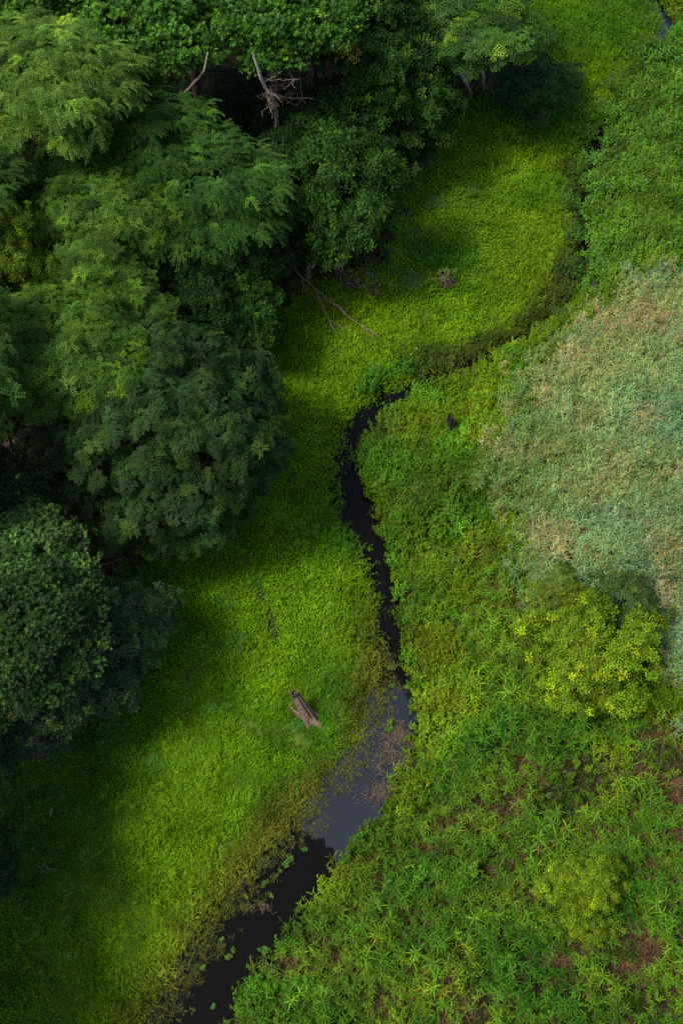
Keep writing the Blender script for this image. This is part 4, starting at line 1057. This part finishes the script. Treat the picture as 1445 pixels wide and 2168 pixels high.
ch = [(1262, 330), (1258, 380), (1252, 430), (1258, 480), (1262, 530), (1275, 575), (1290, 290), (1300, 250), (1285, 400), (1290, 460), (1300, 520), (1320, 350), (1330, 280), (1340, 220), (1355, 180), (1315, 440), (1345, 400), (1375, 130), (1410, 110), (1385, 260), (1420, 200), (1400, 330), (1360, 320), (1430, 280), (1330, 570)]
shrubs([(x + rs.uniform(-6, 6), y + rs.uniform(-6, 6), rs.uniform(38, 62)) for x, y in ch], 'bright green weedy shrub on the outer side of the overgrown channel', 'shrubs beyond the overgrown channel', (0.055, 0.155, 0.014))
ch = [(1205, 420), (1215, 480), (1208, 545), (1200, 610), (1180, 660), (1222, 345), (1245, 265), (1268, 215), (1310, 150), (1340, 90), (1360, 40), (1290, 175), (1225, 560), (1150, 690)]
shrubs([(x + rs.uniform(-6, 6), y + rs.uniform(-6, 6), rs.uniform(32, 50)) for x, y in ch], 'dull green shrub crowding the inner edge of the overgrown channel', 'shrubs inside the overgrown channel', (0.04, 0.10, 0.014))
ch = [(800, 782), (835, 772), (858, 765), (778, 806)]
shrubs([(x, y, rs.uniform(40, 55)) for x, y in ch], 'bright green shrub on the bank above the head of the open creek', 'shrubs at the creek head', (0.045, 0.16, 0.008))
ch = [(810, 1065), (815, 1110), (830, 1140), (808, 1030), (840, 1180), (850, 1240), (868, 1300), (790, 990), (870, 1380), (880, 1440)]
shrubs([(x, y, rs.uniform(32, 46)) for x, y in ch], 'bright leafy shrub leaning over the right side of the narrow creek', 'shrubs along the narrow creek', (0.06, 0.165, 0.010))
ch = [(1155, 1010), (1180, 1000), (1165, 1035), (1190, 1025)]
shrubs([(x, y - 20, rs.uniform(30, 42)) for x, y in ch], 'bright green shrub growing up through the pale grey-green reeds', 'shrubs among the grey reeds', (0.075, 0.18, 0.012))
ch = [(1370, 1180), (1400, 1170), (1390, 1215), (1360, 1215)]
shrubs([(x, y, rs.uniform(36, 50)) for x, y in ch], 'dull green shrub in the grey reeds above the dark bush', 'dull shrubs in the grey reeds', (0.05, 0.105, 0.02))
ch = [(735, 1790), (750, 1775), (770, 1755), (720, 1825)]
shrubs([(x + 12, y - 5, rs.uniform(28, 40)) for x, y in ch], 'bright green shrub on the reed bank where the creek turns dark', 'shrubs on the reed bank', (0.055, 0.165, 0.010))

# ------------------------------------------------------------------ floating mats and sticks in the creek
def mat_of_debris(px, py, wx_, wy_, n, label, seed):
    r = np.random.default_rng(seed); p = at(px, py, WATER_Z); mb = MB(); k = 0
    while k < n:
        x, y = r.normal(0, .62 * wx_), r.normal(0, .62 * wy_)
        if fbm(np.array([x]), np.array([y]), .55, seed * 7 + 3)[0] < r.uniform(.42, .56): k += .25; continue
        k += 1
        mb.add(*blade(r.uniform(.12, .38), .02, r.uniform(0, 6.28), r.uniform(-.05, .2), .2, jit((1, 1, 1), .45, r), 2, (x, y, r.uniform(.0, .05))))
    o = obj('debris_mat', mb.mesh('debris_mat', M_DRY)); o.location = (p[0], p[1], WATER_Z + .01); o.color = (.085, .064, .042, 1); o['kind'] = 'stuff'
    tag(o, label, 'floating debris')
mat_of_debris(843, 1560, .7, .9, 480, 'pinkish-brown mat of dead stems floating between the creek weeds', 1)
mat_of_debris(826, 1612, .6, .7, 340, 'brown raft of dead stems floating in the widening creek', 2)
mat_of_debris(798, 1668, .75, .6, 330, 'brown tangle of dead stems floating against two dark sticks', 3)
mat_of_debris(862, 1612, .35, .35, 110, 'small dark patch of floating stems at the right creek edge', 4)
mat_of_debris(548, 1925, .5, .2, 60, 'thin line of dead stems floating in the dark creek reach', 5)
for pp, lab in [([(786, 1688, WATER_Z + .02), (806, 1705, WATER_Z + .05)], 'dark stick floating below the brown tangle of stems'), ([(782, 1650, WATER_Z + .02), (796, 1660, WATER_Z + .05)], 'short dark stick floating above the brown tangle of stems'),
                ([(828, 1667, WATER_Z + .02), (842, 1655, WATER_Z + .12)], 'dark stick poking from the right bank over the creek')]:
    tag(obj('stick', pix_tube(pp, .05, .03, 60, 6, .1).mesh('stick', M_CHAR, True)), lab, 'stick')
# pale wood chips on the bare patch below the rounded edge tree
rc = np.random.default_rng(8)
mb = MB()
for k in range(70):
    p = at(775 + rc.normal(0, 20), 592 + rc.normal(0, 15), .06); a = rc.uniform(0, 6.28); l = rc.uniform(.05, .16); w = l * .45
    c = np.array([math.cos(a), math.sin(a), 0]); sdv = np.array([-c[1], c[0], 0]); h = np.array([0, 0, .03])
    V = [p - c * l - sdv * w, p + c * l - sdv * w, p + c * l + sdv * w, p - c * l + sdv * w]; V += [q + h for q in V]
    mb.add(V, [[0, 1, 5, 4], [1, 2, 6, 5], [2, 3, 7, 6], [3, 0, 4, 7], [4, 5, 6, 7]], None, jit((1, 1, 1), .5, rc))
ch_ = obj('wood_chips', mb.mesh('wood_chips', M_DRY), kind='stuff'); ch_.color = (.26, .20, .17, 1)
tag(ch_, 'pale wood chips strewn on bare soil below the rounded edge tree', 'wood chips')
